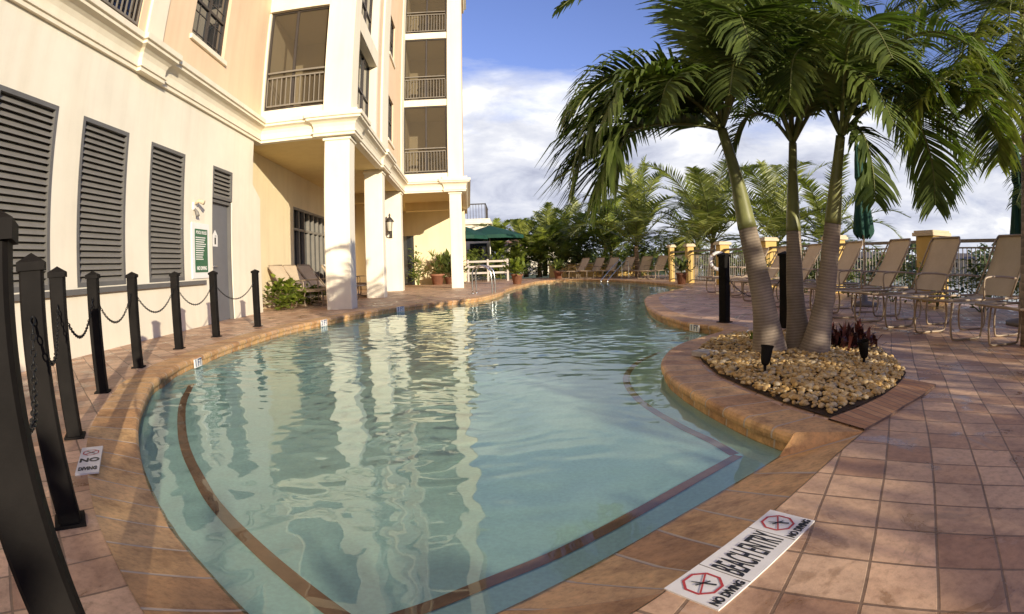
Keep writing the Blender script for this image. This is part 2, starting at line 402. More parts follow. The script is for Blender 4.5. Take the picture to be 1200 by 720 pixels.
GRAVEL = [(1.53, 2.27), (1.46, 2.54), (1.40, 2.94), (1.37, 3.48), (1.43, 3.98), (1.56, 4.5), (1.9, 5.05), (2.25, 5.35), (2.7, 5.45), (3.1, 5.1), (3.3, 4.59), (3.22, 4.1), (2.95, 3.45), (2.68, 2.98), (2.32, 2.66), (2.06, 2.51)]

def poly_sheet(mb, outer, holes, z):
    loops = [[V((p[0], p[1], 0)) for p in outer]] + [[V((p[0], p[1], 0)) for p in h] for h in holes]
    pts = [p for l in loops for p in l]; tris = tessellate_polygon(loops)
    mb.add([(p.x, p.y, z) for p in pts], [list(t) if (pts[t[1]] - pts[t[0]]).cross(pts[t[2]] - pts[t[0]]).z > 0 else [t[0], t[2], t[1]] for t in tris])
m = MB(); poly_sheet(m, [(-9, -8), (9.6, -8), (9.6, 33.5), (-9, 33.5)], [OUTER], 0.0)
for a, b in (((9.6, -8), (9.6, 33.5)), ((9.6, 33.5), (-9, 33.5)), ((-9, 33.5), (-9, -8)), ((-9, -8), (9.6, -8))):
    m.quad((*b, 0), (*a, 0), (*a, -.6), (*b, -.6))
tag(m.build('pool_deck', M['pavers']), 'reddish brown square paver deck around the pool', 'deck', kind='structure')
m = MB(); poly_sheet(m, [(-700, -700), (700, -700), (700, 900), (-700, 900)], [[(-8, -7), (9, -7), (9, 33), (-8, 33)]], -.58); tag(m.build('ground', M['ground']), 'grassy ground beyond the pool deck', 'ground', kind='structure')
m = MB(); m.box(16, 600, -60, 260, -.7, -.55); tag(m.build('lagoon_water', M['lagoon']), 'still water beyond the fence', 'water', kind='structure')

# coping: flat bricks with a rounded nose; on the beach side they slope into the water
m = MB(); m.smooth = False
prof = [(1.0, 0.003), (.10, .004), (.03, -.002), (-.01, -.016), (-.015, -.034), (.0, -.050), (.07, -.054), (.07, -.115), (.07, -.30)]
rowsP = []; ulen = 0; us = []
for i in range(NP + 1):
    k = i % NP
    if i: ulen += (V(POLY[k]) - V(POLY[i - 1])).length
    us.append(ulen / .215)
    x, y, w, zi = OUT[k]; xo, yo = OUTER[k]; row = []
    for (f, dz) in prof:
        if f > .2: z = .003
        else:
            z = zi + dz + (0 if f > .05 else 0)
            if zi < -.09 and dz < -.002: z = min(z, zi - .004) if dz > -.06 else z - .05
        row.append((x + (xo - x) * f, y + (yo - y) * f, z))
    rowsP.append(row)
P = [p for r in rowsP for p in r]; F = []; U = []; q = len(prof)
for i in range(NP):
    for k in range(q - 1):
        F.append([i * q + k, i * q + k + 1, (i + 1) * q + k + 1, (i + 1) * q + k][::-1])
        U.append([(us[i], k / q), (us[i], (k + 1) / q), (us[i + 1], (k + 1) / q), (us[i + 1], k / q)][::-1])
m.add(P, F, U); tag(m.build('pool_coping', M['coping']), 'orange brown brick coping running round the pool edge', 'coping', kind='structure')

# pool floor and walls
def depth(x, y, d):
    sh = -.112 - .105 * min(d, .32)
    far = max(0, min(1, (y - 1.6) / 13)); deep = -.27 - .95 * far
    t = max(0, min(1, (d - .30) / 2.3)); t = t * t * (3 - 2 * t)
    z = sh + (deep - sh) * t
    f = max(0, min(1, (y - 4.0) / 9)); z = z + (deep - z) * f * f * (3 - 2 * f)
    return z
m = MB(); m.smooth = True; xs = [-3.7 + .12 * i for i in range(82)]; ys = [.5 + .12 * i for i in range(60)] + [7.7 + .5 * i for i in range(45)]
P = []
for y in ys:
    for x in xs:
        d = edge_dist(x, y, POLY) if -3.8 < x < 6 else 0
        if not inside(x, y, POLY): d = 0
        P.append((x, y, depth(x, y, d)))
nx = len(xs); F = [[j * nx + i, j * nx + i + 1, (j + 1) * nx + i + 1, (j + 1) * nx + i] for j in range(len(ys) - 1) for i in range(nx - 1)]
m.add(P, F); tag(m.build('pool_floor', M['plaster']), 'pale plaster floor sloping down from the beach entry', 'pool floor', kind='structure')
m = MB()
for i in range(NP):
    j = (i + 1) % NP; a, b = V(POLY[i]), V(POLY[j]); na, nb = V(NRM[i]) * .026, V(NRM[j]) * .026
    m.quad((*(a + na), -.12), (*(b + nb), -.12), (*(b + nb), -2), (*(a + na), -2))
tag(m.build('pool_wall', M['plaster']), 'pale plaster side wall of the pool below the coping', 'pool wall', kind='structure')
# brown tile band on the shelf
band = MB()
def ribbon(pts, n, w):
    c = cr([(a, b, 0) for a, b in pts], n); L, Rr = [], []
    for i in range(n + 1):
        d = (c[min(i + 1, n)] - c[max(i - 1, 0)]).normalized(); q = V((-d.y, d.x, 0)) * w; L.append(c[i] + q); Rr.append(c[i] - q)
    zf = lambda p: depth(p.x, p.y, edge_dist(p.x, p.y, POLY) if inside(p.x, p.y, POLY) else 0) + .007
    for i in range(n):
        q = [L[i], L[i + 1], Rr[i + 1], Rr[i]]; band.add([(p.x, p.y, zf(p)) for p in q], [[0, 1, 2, 3]])
ribbon([(-2.72, 4.0), (-2.36, 3.31), (-1.83, 2.52), (-1.37, 1.97), (-1.11, 1.70), (-.80, 1.43), (-.55, 1.22), (-.44, 1.13)], 60, .029)
ribbon([(-.40, 1.11), (-.25, 1.22), (-.08, 1.36), (.13, 1.52), (.63, 1.94), (1.0, 2.23)], 40, .026)
ribbon([(.99, 2.25), (.95, 2.48), (.87, 2.80), (.79, 3.4), (.85, 4.08), (1.09, 4.72), (1.42, 5.2)], 50, .026)
tag(band.build('pool_floor_band', M['band']), 'brown tile band set in the pool floor along the shelf', 'tile band', kind='structure')
# water body: a closed volume with real ripples on top, tucked under the coping
def ripple(x, y):
    a = max(0.0, min(1.0, (y - 1.2) / 2.6)); a = .16 + .84 * a
    a *= .40 + 1.15 * max(0, noise.noise(V((x * .5, y * .42, 7))) + .45)
    w = V((noise.noise(V((x * 1.3 + 9, y * 1.5, 1))), noise.noise(V((x * 1.3, y * 1.5 + 7, 5))), 0)) * .5
    q = V((x * 3.1, y * 4.2, 0)) + w
    return a * (.0066 * noise.noise(q) + .0052 * noise.noise(q * 2.1 + w + V((4, 4, 2))) + .0026 * noise.noise(q * 4.1 + w * 2 + V((1, 8, 3))))
gx = [-3.9 + .028 * i for i in range(int(9.9 / .028))]; gy = [.4 + .026 * i for i in range(270)]; y_ = gy[-1]; st = .026
while y_ < 29.3: st = min(.13, st * 1.014); y_ += st; gy.append(y_)
cover = {}
for i in range(NP):                           # cells that touch the pool, row by row
    pass
def row_spans(y):
    xs_ = []
    for i in range(NP):
        (x0, y0), (x1, y1) = wp0[i - 1], wp0[i]
        if (y0 > y) != (y1 > y): xs_.append(x0 + (x1 - x0) * (y - y0) / (y1 - y0))
    xs_.sort(); return [(xs_[k], xs_[k + 1]) for k in range(0, len(xs_) - 1, 2)]
wp0 = [(x + NRM[i][0] * .045, y + NRM[i][1] * .045) for i, (x, y) in enumerate(POLY)]
m = MB(); m.smooth = True; idx = {}; P = []; F = []
def wv(i, j):
    if (i, j) not in idx: idx[(i, j)] = len(P); P.append((gx[i], gy[j], WZ + ripple(gx[i], gy[j])))
    return idx[(i, j)]
cells = set()
for j in range(len(gy) - 1):
    sp = row_spans((gy[j] + gy[j + 1]) / 2)
    for a, b in sp:
        for i in range(len(gx) - 1):
            if gx[i + 1] > a and gx[i] < b: cells.add((i, j)); F.append([wv(i, j), wv(i + 1, j), wv(i + 1, j + 1), wv(i, j + 1)])
nt_ = len(P); low = {}
def lv(k):
    if k not in low: low[k] = len(P); P.append((P[k][0], P[k][1], -1.9))
    return low[k]
for (i, j) in cells:
    for (di, dj), (a, b) in (((0, -1), ((i, j), (i + 1, j))), ((1, 0), ((i + 1, j), (i + 1, j + 1))), ((0, 1), ((i + 1, j + 1), (i, j + 1))), ((-1, 0), ((i, j + 1), (i, j)))):
        if (i + di, j + dj) not in cells: ka, kb = idx[a], idx[b]; F.append([kb, ka, lv(ka), lv(kb)])
nside = len(F) - len(cells)
m.add(P, F); m.sm = [True] * len(cells) + [False] * nside
m.smooth = False
bv = sorted(low.values()); m.add([(-4, .3, -1.9), (6.1, .3, -1.9), (6.1, 29.4, -1.9), (-4, 29.4, -1.9)], [[3, 2, 1, 0]])
wat = m.build('pool_water', M['water']); tag(wat, 'clear rippled pool water reflecting the building', 'water', kind='structure')
wat.cycles.is_caustics_caster = True
for nm_ in ('pool_floor', 'pool_wall', 'pool_floor_band'): bpy.data.objects[nm_].cycles.is_caustics_receiver = True

# ------------------------------------------------------------------ planter: gravel, edging
m = MB(); m.smooth = True
cx, cy = 2.3, 3.9
def mound(x, y):
    d = edge_dist(x, y, GRAVEL); return .012 + .05 * min(1, d / .5)
g2 = [V((p[0], p[1], 0)) for p in GRAVEL]
P = []; F = []
for r in range(9):
    f = 1 - r / 8 * .98
    for p in g2: x, y = cx + (p.x - cx) * f, cy + (p.y - cy) * f; P.append((x, y, mound(x, y) if r else .008))
ng = len(g2)
for r in range(8):
    for i in range(ng): j = (i + 1) % ng; F.append([r * ng + i, r * ng + j, (r + 1) * ng + j, (r + 1) * ng + i][::-1])
m.add(P, F); tag(m.build('planter_soil', M['mulch']), 'dark soil bed under the planter gravel', 'soil', kind='structure')
ico_v = []; t_ = (1 + 5 ** .5) / 2
for a in ((-1, t_, 0), (1, t_, 0), (-1, -t_, 0), (1, -t_, 0), (0, -1, t_), (0, 1, t_), (0, -1, -t_), (0, 1, -t_), (t_, 0, -1), (t_, 0, 1), (-t_, 0, -1), (-t_, 0, 1)): ico_v.append(V(a).normalized())
ico_f = [(0, 11, 5), (0, 5, 1), (0, 1, 7), (0, 7, 10), (0, 10, 11), (1, 5, 9), (5, 11, 4), (11, 10, 2), (10, 7, 6), (7, 1, 8), (3, 9, 4), (3, 4, 2), (3, 2, 6), (3, 6, 8), (3, 8, 9), (4, 9, 5), (2, 4, 11), (6, 2, 10), (8, 6, 7), (9, 8, 1)]
def ico2():
    vs = list(ico_v); fs = []; mid = {}
    def mp(a, b):
        k = (min(a, b), max(a, b))
        if k not in mid: vs.append(((vs[a] + vs[b]) / 2).normalized()); mid[k] = len(vs) - 1
        return mid[k]
    for a, b, c in ico_f:
        x, y, z = mp(a, b), mp(b, c), mp(c, a); fs += [(a, x, z), (b, y, x), (c, z, y), (x, y, z)]
    return vs, fs
IV, IF = ico2()
def stone(mb, p, s, tone, flat=.6):
    rot = Matrix.Rotation(rnd.uniform(0, 6.28), 3, 'Z') @ Matrix.Rotation(rnd.uniform(-.5, .5), 3, 'X')
    ax = (s * rnd.uniform(.75, 1.4), s * rnd.uniform(.65, 1.0), s * flat * rnd.uniform(.7, 1.2)); sd = rnd.uniform(0, 50)
    vs = []
    for v in IV:
        k = 1 + .32 * noise.noise(v * 1.3 + V((sd, sd * .7, 0))); vs.append(V(p) + rot @ V((v.x * ax[0] * k, v.y * ax[1] * k, v.z * ax[2] * k)))
    mb.add(vs, IF, None, tone)
m = MB(); m.smooth = True; cnt = 0
while cnt < 7500:
    x, y = rnd.uniform(1.3, 3.4), rnd.uniform(2.2, 5.5)
    if not inside(x, y, GRAVEL): continue
    if rnd.random() > .35 + 1.0 / max(1.0, (y - 1.6) ** 1.0) and y > 3.6: continue
    d = edge_dist(x, y, GRAVEL)
    if d < .02: continue
    if d < .06 and x > 1.5 and y < 2.5 and rnd.random() < .7: continue
    s = rnd.choice([.006, .008, .010, .012, .014, .016, .019, .024]) * rnd.uniform(.85, 1.15)
    stone(m, (x, y, mound(x, y) + rnd.uniform(0, .022)), s, min(.97, max(0.02, rnd.gauss(.58, .24)))); cnt += 1
tag(m.build('planter_gravel', M['stone']), 'tan river gravel filling the palm planter', 'gravel', kind='stuff')
m = MB()
for k in range(110):
    x, y = 2.35 + rnd.gauss(0, .32), 3.75 + rnd.gauss(0, .42)
    if not inside(x, y, GRAVEL): continue
    a = rnd.uniform(0, 6.28); L_ = rnd.uniform(.02, .07); d = V((math.cos(a), math.sin(a), rnd.uniform(-.2, .2))); w_ = V((-math.sin(a), math.cos(a), rnd.uniform(-.3, .3))) * rnd.uniform(.004, .01); p = V((x, y, mound(x, y) + .03))
    m.add([p - w_ * .3, p + d * L_ * .5 - w_, p + d * L_, p + d * L_ * .5 + w_], [[0, 1, 2, 3]], None, rnd.random())
tag(m.build('leaf_litter', M['dry_leaf']), 'dry brown leaf bits scattered on the planter gravel', 'litter', kind='stuff')
m = MB()
e_in = [(1.50, 2.245), (1.78, 2.36), (2.06, 2.50), (2.30, 2.655), (2.52, 2.83)]; e_out = [(1.57, 2.015), (1.80, 2.13), (2.06, 2.27), (2.30, 2.385), (2.60, 2.56)]
L = 0
for i in range(4):
    l2 = L + (V(e_in[i + 1]) - V(e_in[i])).length; a, b, c, d = e_in[i], e_out[i], e_out[i + 1], e_in[i + 1]
    m.add([(*a, .012), (*b, .012), (*c, .012), (*d, .012), (*a, -.1), (*d, -.1)], [[0, 1, 2, 3], [4, 0, 3, 5]], [[(.3, L), (0, L), (0, l2), (.3, l2)]] + [[(0, 0)] * 4]); L = l2
m.quad((*e_out[4], .012), (*e_out[4], -.1), (*e_in[4], -.1), (*e_in[4], .012))
for i in range(4): m.quad((*e_out[i], .012), (*e_out[i], -.1), (*e_out[i + 1], -.1), (*e_out[i + 1], .012))
tag(m.build('planter_edging', M['edging']), 'row of narrow orange bricks edging the planter', 'edging', kind='structure')

# ------------------------------------------------------------------ the hotel building
B = empty('hotel_building', W(-4.55, 6, 0), 0, 'cream and peach stucco hotel with screened balconies beside the pool', 'building', world=True)
NW, S1, N1, S2, N2, TOP = -4.55, 11.35, -2.45, 21.06, -.17, 16.0
CB, CT = 3.68, 4.24          # cornice bottom / top
def plane_wall(mb, mp, u0, u1, z0, z1, holes, dep):
    """front face with real openings and reveals; mp(u, d, z) -> world, d = depth inward"""
    us_ = sorted({u0, u1, *[h[0] for h in holes], *[h[1] for h in holes]}); zs = sorted({z0, z1, *[h[2] for h in holes], *[h[3] for h in holes]})
    us_ = [u for u in us_ if u0 <= u <= u1]; zs = [z for z in zs if z0 <= z <= z1]
    for a, b in zip(us_, us_[1:]):
        for c, d in zip(zs, zs[1:]):
            x, y = (a + b) / 2, (c + d) / 2
            if not any(h[0] < x < h[1] and h[2] < y < h[3] for h in holes): mb.quad(mp(a, 0, c), mp(b, 0, c), mp(b, 0, d), mp(a, 0, d))
    for h in holes:
        a, b, c, d = h[:4]; e = h[4] if len(h) > 4 else dep
        mb.quad(mp(a, 0, c), mp(a, 0, d), mp(a, e, d), mp(a, e, c)); mb.quad(mp(b, 0, d), mp(b, 0, c), mp(b, e, c), mp(b, e, d))
        mb.quad(mp(a, 0, d), mp(b, 0, d), mp(b, e, d), mp(a, e, d)); mb.quad(mp(b, 0, c), mp(a, 0, c), mp(a, e, c), mp(b, e, c))
def side(n):  return lambda u, d, z: W(n - d, u, z)        # a wall facing the pool
def front(s): return lambda u, d, z: W(u, s + d, z)        # a wall facing the camera

LV = [(s, s + 1.10, .78, 2.80) for s in (.08, 1.80, 3.52, 5.13, 6.84)]
LV = [(1.80, 2.90, .78, 2.80), (3.52, 4.62, .78, 2.80), (5.13, 6.22, .78, 2.80), (6.84, 7.94, .78, 2.80)]
DOOR = (9.03, 9.92, 0.0, 2.20); DLV = (9.03, 9.92, 2.22, 2.80)
m = MB(); plane_wall(m, side(NW), -7, 11.0, -.05, CB + .1, LV + [(9.03, 9.92, -.05, 2.80, .16)], .12)
e = MB()  # the end block with its sloped shoulder
P = [W(NW, 11.0, -.05), W(NW, 11.47, -.05), W(NW, 11.47, 2.46), W(NW, 11.0, 2.72)]; Q = [p - NV * .45 for p in P]
m.add(P + Q, [[0, 1, 2, 3], [1, 5, 6, 2], [2, 6, 7, 3]]); m.quad(W(NW, 11.0, 2.72), W(NW - .45, 11.0, 2.72), W(NW - .45, 11.0, CB + .1), W(NW, 11.0, CB + .1))
m.build('wall', M['cream'], B)
m = MB(); m.box(NW, NW + .05, -7, 8.66, .70, .765, W); m.build('sill_ledge', M['louvre_frame'], B)

def louvre(a, b, c, d, slat=.075):
    o = MB(); fw = .055; y0 = NW - .055; y1 = NW + .004
    o.box(y0, y1, a + .002, a + fw, c + .002, d - .002, W); o.box(y0, y1, b - fw, b - .002, c + .002, d - .002, W)
    o.box(y0, y1, a + fw, b - fw, c + .002, c + fw, W); o.box(y0, y1, a + fw, b - fw, d - fw, d - .002, W)
    f = o.build('louvre_window', M['louvre_frame'], B)
    s = MB(); n = int((d - c - 2 * fw) / slat); st = (d - c - 2 * fw) / n
    for k in range(n):
        z = c + fw + k * st
        p = [W(NW - .012, a + fw, z + .006), W(NW - .012, b - fw, z + .006), W(NW - .075, b - fw, z + st * 1.02), W(NW - .075, a + fw, z + st * 1.02)]
        s.quad(*p); q2 = [W(NW - .012, a + fw, z + .006), W(NW - .012, b - fw, z + .006), W(NW - .012, b - fw, z - .006), W(NW - .012, a + fw, z - .006)]; s.quad(q2[3], q2[2], q2[1], q2[0])
    s.quad(W(NW - .1, a, c), W(NW - .1, b, c), W(NW - .1, b, d), W(NW - .1, a, d))
    so = s.build('slats', M['louvre'], f)
for h in LV: louvre(*h)
louvre(*DLV)
m = MB(); a, b, c, d = DOOR
m.box(NW - .12, NW - .02, a + .001, a + .05, c, d, W); m.box(NW - .12, NW - .02, b - .05, b - .001, c, d, W); m.box(NW - .12, NW - .02, a + .05, b - .05, d - .05, d, W)
dr = m.build('door_frame', M['louvre_frame'], B)
m = MB(); m.box(NW - .13, NW - .085, a + .053, b - .053, .012, d - .053, W); dl = m.build('door', M['door'], B)
m = MB(); m.tube([W(NW - .085, a + .12, 1.0), W(NW - .03, a + .12, 1.0), W(NW - .03, a + .24, 1.0)], .011, 8); m.build('handle', M['steel'], dl)
# cornice swept round the building
path = [(NW, -7), (NW, 6.2), (NW + .07, 6.2), (NW + .07, 6.82), (NW, 6.82), (NW, S1), (-3.2, S1), (-3.2, S1 - .07), (N1 + .07, S1 - .07), (N1 + .07, 12.0), (N1, 12.0), (N1, 15.35), (N1 + .07, 15.35), (N1 + .07, 16.65), (N1, 16.65), (N1, S2), (-.85, S2), (-.85, S2 - .07), (N2 + .07, S2 - .07), (N2 + .07, 30)]
cprof = [(-.12, CB - .01), (.05, CB - .01), (.05, CB + .045), (.075, CB + .05), (.075, CB + .085), (.045, CB + .09), (.05, CB + .19), (.075, CB + .26), (.12, CB + .30), (.175, CB + .325), (.19, CB + .33), (.19, CB + .375), (.225, CB + .385), (.225, CB + .47), (.10, CB + .485), (.10, CB + .56), (-.12, CB + .575)]
def sweep(mb, path, prof):
    rows = []
    for i, p in enumerate(path):
        p = V(p); d0 = (p - V(path[i - 1])).normalized() if i else None; d1 = (V(path[i + 1]) - p).normalized() if i < len(path) - 1 else None
        n0 = V((d0.y, -d0.x)) if d0 else None; n1 = V((d1.y, -d1.x)) if d1 else None
        nn = n0 if n1 is None else n1 if n0 is None else (n0 + n1) / (1 + n0.dot(n1))
        rows.append([W(p.x + nn.x * o, p.y + nn.y * o, z) for o, z in prof])
    q = len(prof); P = [v for r in rows for v in r]
    mb.add(P, [[i * q + k, (i + 1) * q + k, (i + 1) * q + k + 1, i * q + k + 1] for i in range(len(rows) - 1) for k in range(q - 1)])
m = MB(); sweep(m, path, cprof); m.build('cornice', M['trim'], B)
# upper wall on the left, peach
U1 = (4.70, 6.08, 4.27, 6.5); U2 = (7.72, 9.15, 4.86, 6.45)
UH = [U1, U2] + [(h[0], h[1], h[2] + 2.95 * k, h[3] + 2.95 * k) for h in (U1, U2) for k in (1, 2)] + [(1.2, 2.6, 4.86, 6.45)]
m = MB(); plane_wall(m, side(NW), -7, S1 + .1, CT, TOP, UH, .14); m.build('upper_wall', M['peach'], B)
m = MB(); m.box(NW, NW + .05, 6.27, 6.75, CT - .01, TOP, W); m.build('pilaster', M['trim'], B)
def sash(h, mp, rec, cols=2, rows=2, grid=True, sill=True):
    a, b, c, d = h[:4]; o = MB(); fw = .05
    def bx(u0, u1, z0, z1, d0, d1): o.box(u0, u1, d0, d1, z0, z1, lambda u, dd, z: mp(u, dd, z))
    bx(a, a + fw, c, d, rec - .05, rec); bx(b - fw, b, c, d, rec - .05, rec); bx(a + fw, b - fw, c, c + fw, rec - .05, rec); bx(a + fw, b - fw, d - fw, d, rec - .05, rec)
    for k in range(1, cols): u = a + (b - a) * k / cols; bx(u - .035, u + .035, c + fw, d - fw, rec - .045, rec)
    for k in range(1, rows): z = c + (d - c) * k / rows; bx(a + fw, b - fw, z - .025, z + .025, rec - .042, rec)
    if grid:
        for k in range(cols * 2): u = a + (b - a) * (k + .5) / (cols * 2); 
        for k in range(cols): u = a + (b - a) * (k + .5) / cols; bx(u - .009, u + .009, c + fw, d - fw, rec - .02, rec)
        for k in range(rows * 2): z = c + (d - c) * (k + .5) / (rows * 2); bx(a + fw, b - fw, z - .009, z + .009, rec - .019, rec)
    f = o.build('window', M['bronze'], B)
    g = MB(); g.quad(mp(a, rec - .01, c), mp(b, rec - .01, c), mp(b, rec - .01, d), mp(a, rec - .01, d)); g.build('pane', M['glass'], f)
    if sill:
        s = MB(); s.box(a - .06, b + .06, -.05, .02, c - .09, c - .002, lambda u, dd, z: mp(u, dd, z)); s.build('sill', M['trim'], f)
for h in UH:
    tall = h[3] - h[2] > 2
    sash(h, side(NW), .12, 2, 2, True, not tall)
def railing(mp, a, b, z0, hgt, dep, name='balcony_railing', pitch=.11):
    o = MB(); bx = lambda u0, u1, za, zb, t=.02: o.box(u0, u1, dep - t, dep + t, za, zb, lambda u, dd, z: mp(u, dd, z))
    bx(a, b, z0 + hgt - .04, z0 + hgt, .03); bx(a, b, z0 + hgt - .16, z0 + hgt - .125); bx(a, b, z0 + .08, z0 + .115)
    n = max(2, int((b - a) / pitch))
    for k in range(n + 1): u = a + (b - a) * k / n; bx(u - .011, u + .011, z0 + .115, z0 + hgt - .16, .011)
    return o.build(name, M['rail_paint'], B)
for k in range(2): railing(side(NW), 4.74, 6.04, 4.27 + 2.95 * k, 1.0, .02)
# wing 1 front: screened balconies
def balcony(mp, a, b, z0, z1, mull, dep, name, inmat='interior', skip=None):
    o = MB(); dp = dep
    o.quad(mp(a, dp, z0), mp(b, dp, z0), mp(b, dp, z1), mp(a, dp, z1))
    o.quad(mp(a, .1, z0), mp(a, dp, z0), mp(a, dp, z1), mp(a, .1, z1)); o.quad(mp(b, dp, z0), mp(b, .1, z0), mp(b, .1, z1), mp(b, dp, z1))
    o.quad(mp(a, .1, z0 + .004), mp(b, .1, z0 + .004), mp(b, dp, z0 + .004), mp(a, dp, z0 + .004)); o.quad(mp(a, .1, z1 - .004), mp(a, dp, z1 - .004), mp(b, dp, z1 - .004), mp(b, .1, z1 - .004))
    return o.build('balcony_recess', M[inmat], B)
def screenframe(mp, a, b, z0, z1, mulls, d=.09):
    o = MB(); bx = lambda u0, u1, za, zb, t=.03: o.box(u0, u1, d - t, d + t, za, zb, lambda u, dd, z: mp(u, dd, z))
    bx(a, a + .05, z0, z1); bx(b - .05, b, z0, z1); bx(a + .05, b - .05, z1 - .05, z1); bx(a + .05, b - .05, z0, z0 + .05)
    for u in mulls: bx(u - .03, u + .03, z0 + .05, z1 - .05, .028)
    f = o.build('screen_frame', M['bronze'], B)
    g = MB(); g.quad(mp(a, d, z0), mp(b, d, z0), mp(b, d, z1), mp(a, d, z1)); g.build('screen', M['screen'], f)
FLR = [(4.42, 6.92), (7.37, 9.87), (10.32, 12.82), (13.27, 15.5)]
m = MB(); plane_wall(m, front(S1), NW, N1, CT, TOP, [(-4.50, -3.04, a, b, .12) for a, b in FLR], .12)
m.build('upper_wall', M['trim'], B)
for a, b in FLR[:3]: m = MB(); m.box(-4.52, -3.03, S1 - .05, S1 + .02, b, b + .12, W); m.build('header', M['trim'], B)
for a, b in FLR:
    balcony(front(S1), -4.50, -2.75, a, b, None, 2.2, 'b')
    screenframe(front(S1), -4.49, -3.05, a, b, [-3.84]); railing(front(S1), -4.44, -3.09, a, .92, .035)
m = MB(); m.box(-3.06, N1 + .012, S1 - .05, S1 + .62, CT - .02, TOP, W); m.build('corner_pier', M['trim'], B)
# wing 1 side
FS = [(4.42, 6.47), (6.95, 9.40), (9.9, 12.35), (12.85, 15.3)]
SW = [(16.85, 18.2, z, z + 1.5, .12) for z in (4.9, 7.85, 10.8, 13.4)]
m = MB(); plane_wall(m, side(N1), S1 + .62, 14.85, CT, TOP, [(11.99, 14.62, a, b, .26) for a, b in FS], .26); m.build('upper_wall', M['trim'], B)
m = MB(); plane_wall(m, side(N1), 14.85, S2 + .3, CT, TOP, SW, .12); m.build('upper_wall', M['peach'], B)
m = MB(); m.box(N1, N1 + .06, 15.42, 16.58, CT - .01, TOP, W); m.build('pilaster', M['trim'], B)
m = MB(); m.box(N1, N1 + .04, 20.3, S2, CT - .01, TOP, W); m.build('pilaster', M['trim'], B)
for a, b in FS:
    o = MB(); d = .26
    for u in (12.0, 12.9, 13.75, 14.57): o.box(u, u + .05, d - .05, d, a, b, lambda u_, dd, z: side(N1)(u_, dd, z))
    for z in (a, a + .95, b - .05): o.box(12.05, 14.57, d - .045, d, z, z + .05, lambda u_, dd, z_: side(N1)(u_, dd, z_))
    f = o.build('window', M['bronze'], B)
    g = MB(); g.quad(*[side(N1)(u, d - .01, z) for u, z in ((11.99, a), (14.62, a), (14.62, b), (11.99, b))]); g.build('pane', M['glass'], f)
for h in SW: sash(h, side(N1), .1, 2, 2, True, True)
# wing 2 front
F2 = [(4.42, 7.15), (7.42, 10.12), (10.40, 13.1), (13.4, 15.6)]
m = MB(); plane_wall(m, front(S2), N1, N2, CT, TOP, [(-2.44, -.74, a, b, .14) for a, b in F2], .14); m.build('upper_wall', M['trim'], B)
m = MB(); m.box(-.72, N2 + .012, S2 - .05, S2 + .5, CT - .02, TOP, W); m.build('corner_pier', M['trim'], B)
m = MB(); m.quad(W(N2, S2 + .5, CT), W(N2, 30, CT), W(N2, 30, TOP), W(N2, S2 + .5, TOP)); m.quad(W(NW, 30, -.05), W(NW, 30, TOP), W(N2, 30, TOP), W(N2, 30, -.05)); m.build('upper_wall', M['peach'], B)
for a, b in F2:
    balcony(front(S2), -2.44, -.74, a, b, None, 2.4, 'b')
    screenframe(front(S2), -2.43, -.75, a, b, [-1.55]); railing(front(S2), -2.38, -.80, a, 1.02, .035)
# parapet
m = MB(); sweep(m, [(NW, -7), (NW, S1), (N1, S1), (N1, S2), (N2, S2), (N2, 30)], [(-.3, TOP - .3), (.1, TOP - .3), (.12, TOP - .1), (.25, TOP), (.25, TOP + .15), (-.3, TOP + .15)])
m.build('parapet', M['trim'], B)
m = MB(); m.box(-16, NW - .3, -7, 30, TOP - .2, TOP - .1, W); m.box(NW - .3, N1 - .3, S1 + .3, 30, TOP - .2, TOP - .1, W); m.box(N1 - .3, N2 - .3, S2 + .3, 30, TOP - .2, TOP - .1, W); m.build('roof', M['cap'], B)
# ground floor porch
BN, BS = -5.0, 27.7
m = MB(); plane_wall(m, side(BN), 11.47, 23.4, -.05, CB + .1, [(15.25, 19.6, .06, 2.72, .1), (20.3, 21.4, 0, 2.4, .1)], .1)
m.build('porch_wall', M['porch'], B)
m = MB(); plane_wall(m, front(23.4), BN, -3.6, -.05, CB + .1, [], .1); m.quad(W(-3.6, 23.4, -.05), W(-3.6, BS, -.05), W(-3.6, BS, CB + .1), W(-3.6, 23.4, CB + .1))
plane_wall(m, front(BS), -3.6, N2, -.05, CB + .1, [(-3.45, -2.75, 0, 2.45, .1)], .1); m.build('porch_wall', M['porch'], B)
m = MB(); m.quad(*[front(BS)(u, .09, z) for u, z in ((-3.45, 0), (-2.75, 0), (-2.75, 2.45), (-3.45, 2.45))]); m.build('glass_door', M['glass'], B)
m = MB(); m.quad(*[side(BN)(u, .09, z) for u, z in ((20.3, 0), (21.4, 0), (21.4, 2.4), (20.3, 2.4))]); m.build('glass_door', M['glass'], B)
o = MB(); a, b, c, d = 15.25, 19.6, .06, 2.72
for k in range(9):
    u = a + (b - a - .07) * k / 8; o.box(u, u + .07, .0, .09, c, d, lambda u_, dd, z: side(BN)(u_, dd, z))
for z in (c, 2.05, d - .07): o.box(a + .07, b - .07, .005, .085, z, z + .07, lambda u_, dd, z_: side(BN)(u_, dd, z_))
f = o.build('window', M['louvre'], B)
g = MB(); g.quad(*[side(BN)(u, .092, z) for u, z in ((a, c), (b, c), (b, d), (a, d))]); g.build('pane', M['glass'], f)
m = MB(); m.box(BN - .2, N1 - .02, S1 + .1, S2 + .1, CB + .02, CB + .3, W); m.box(BN - .2, N2 - .02, S2 + .1, BS + 2, CB + .02, CB + .3, W); m.build('porch_ceiling', M['soffit'], B)
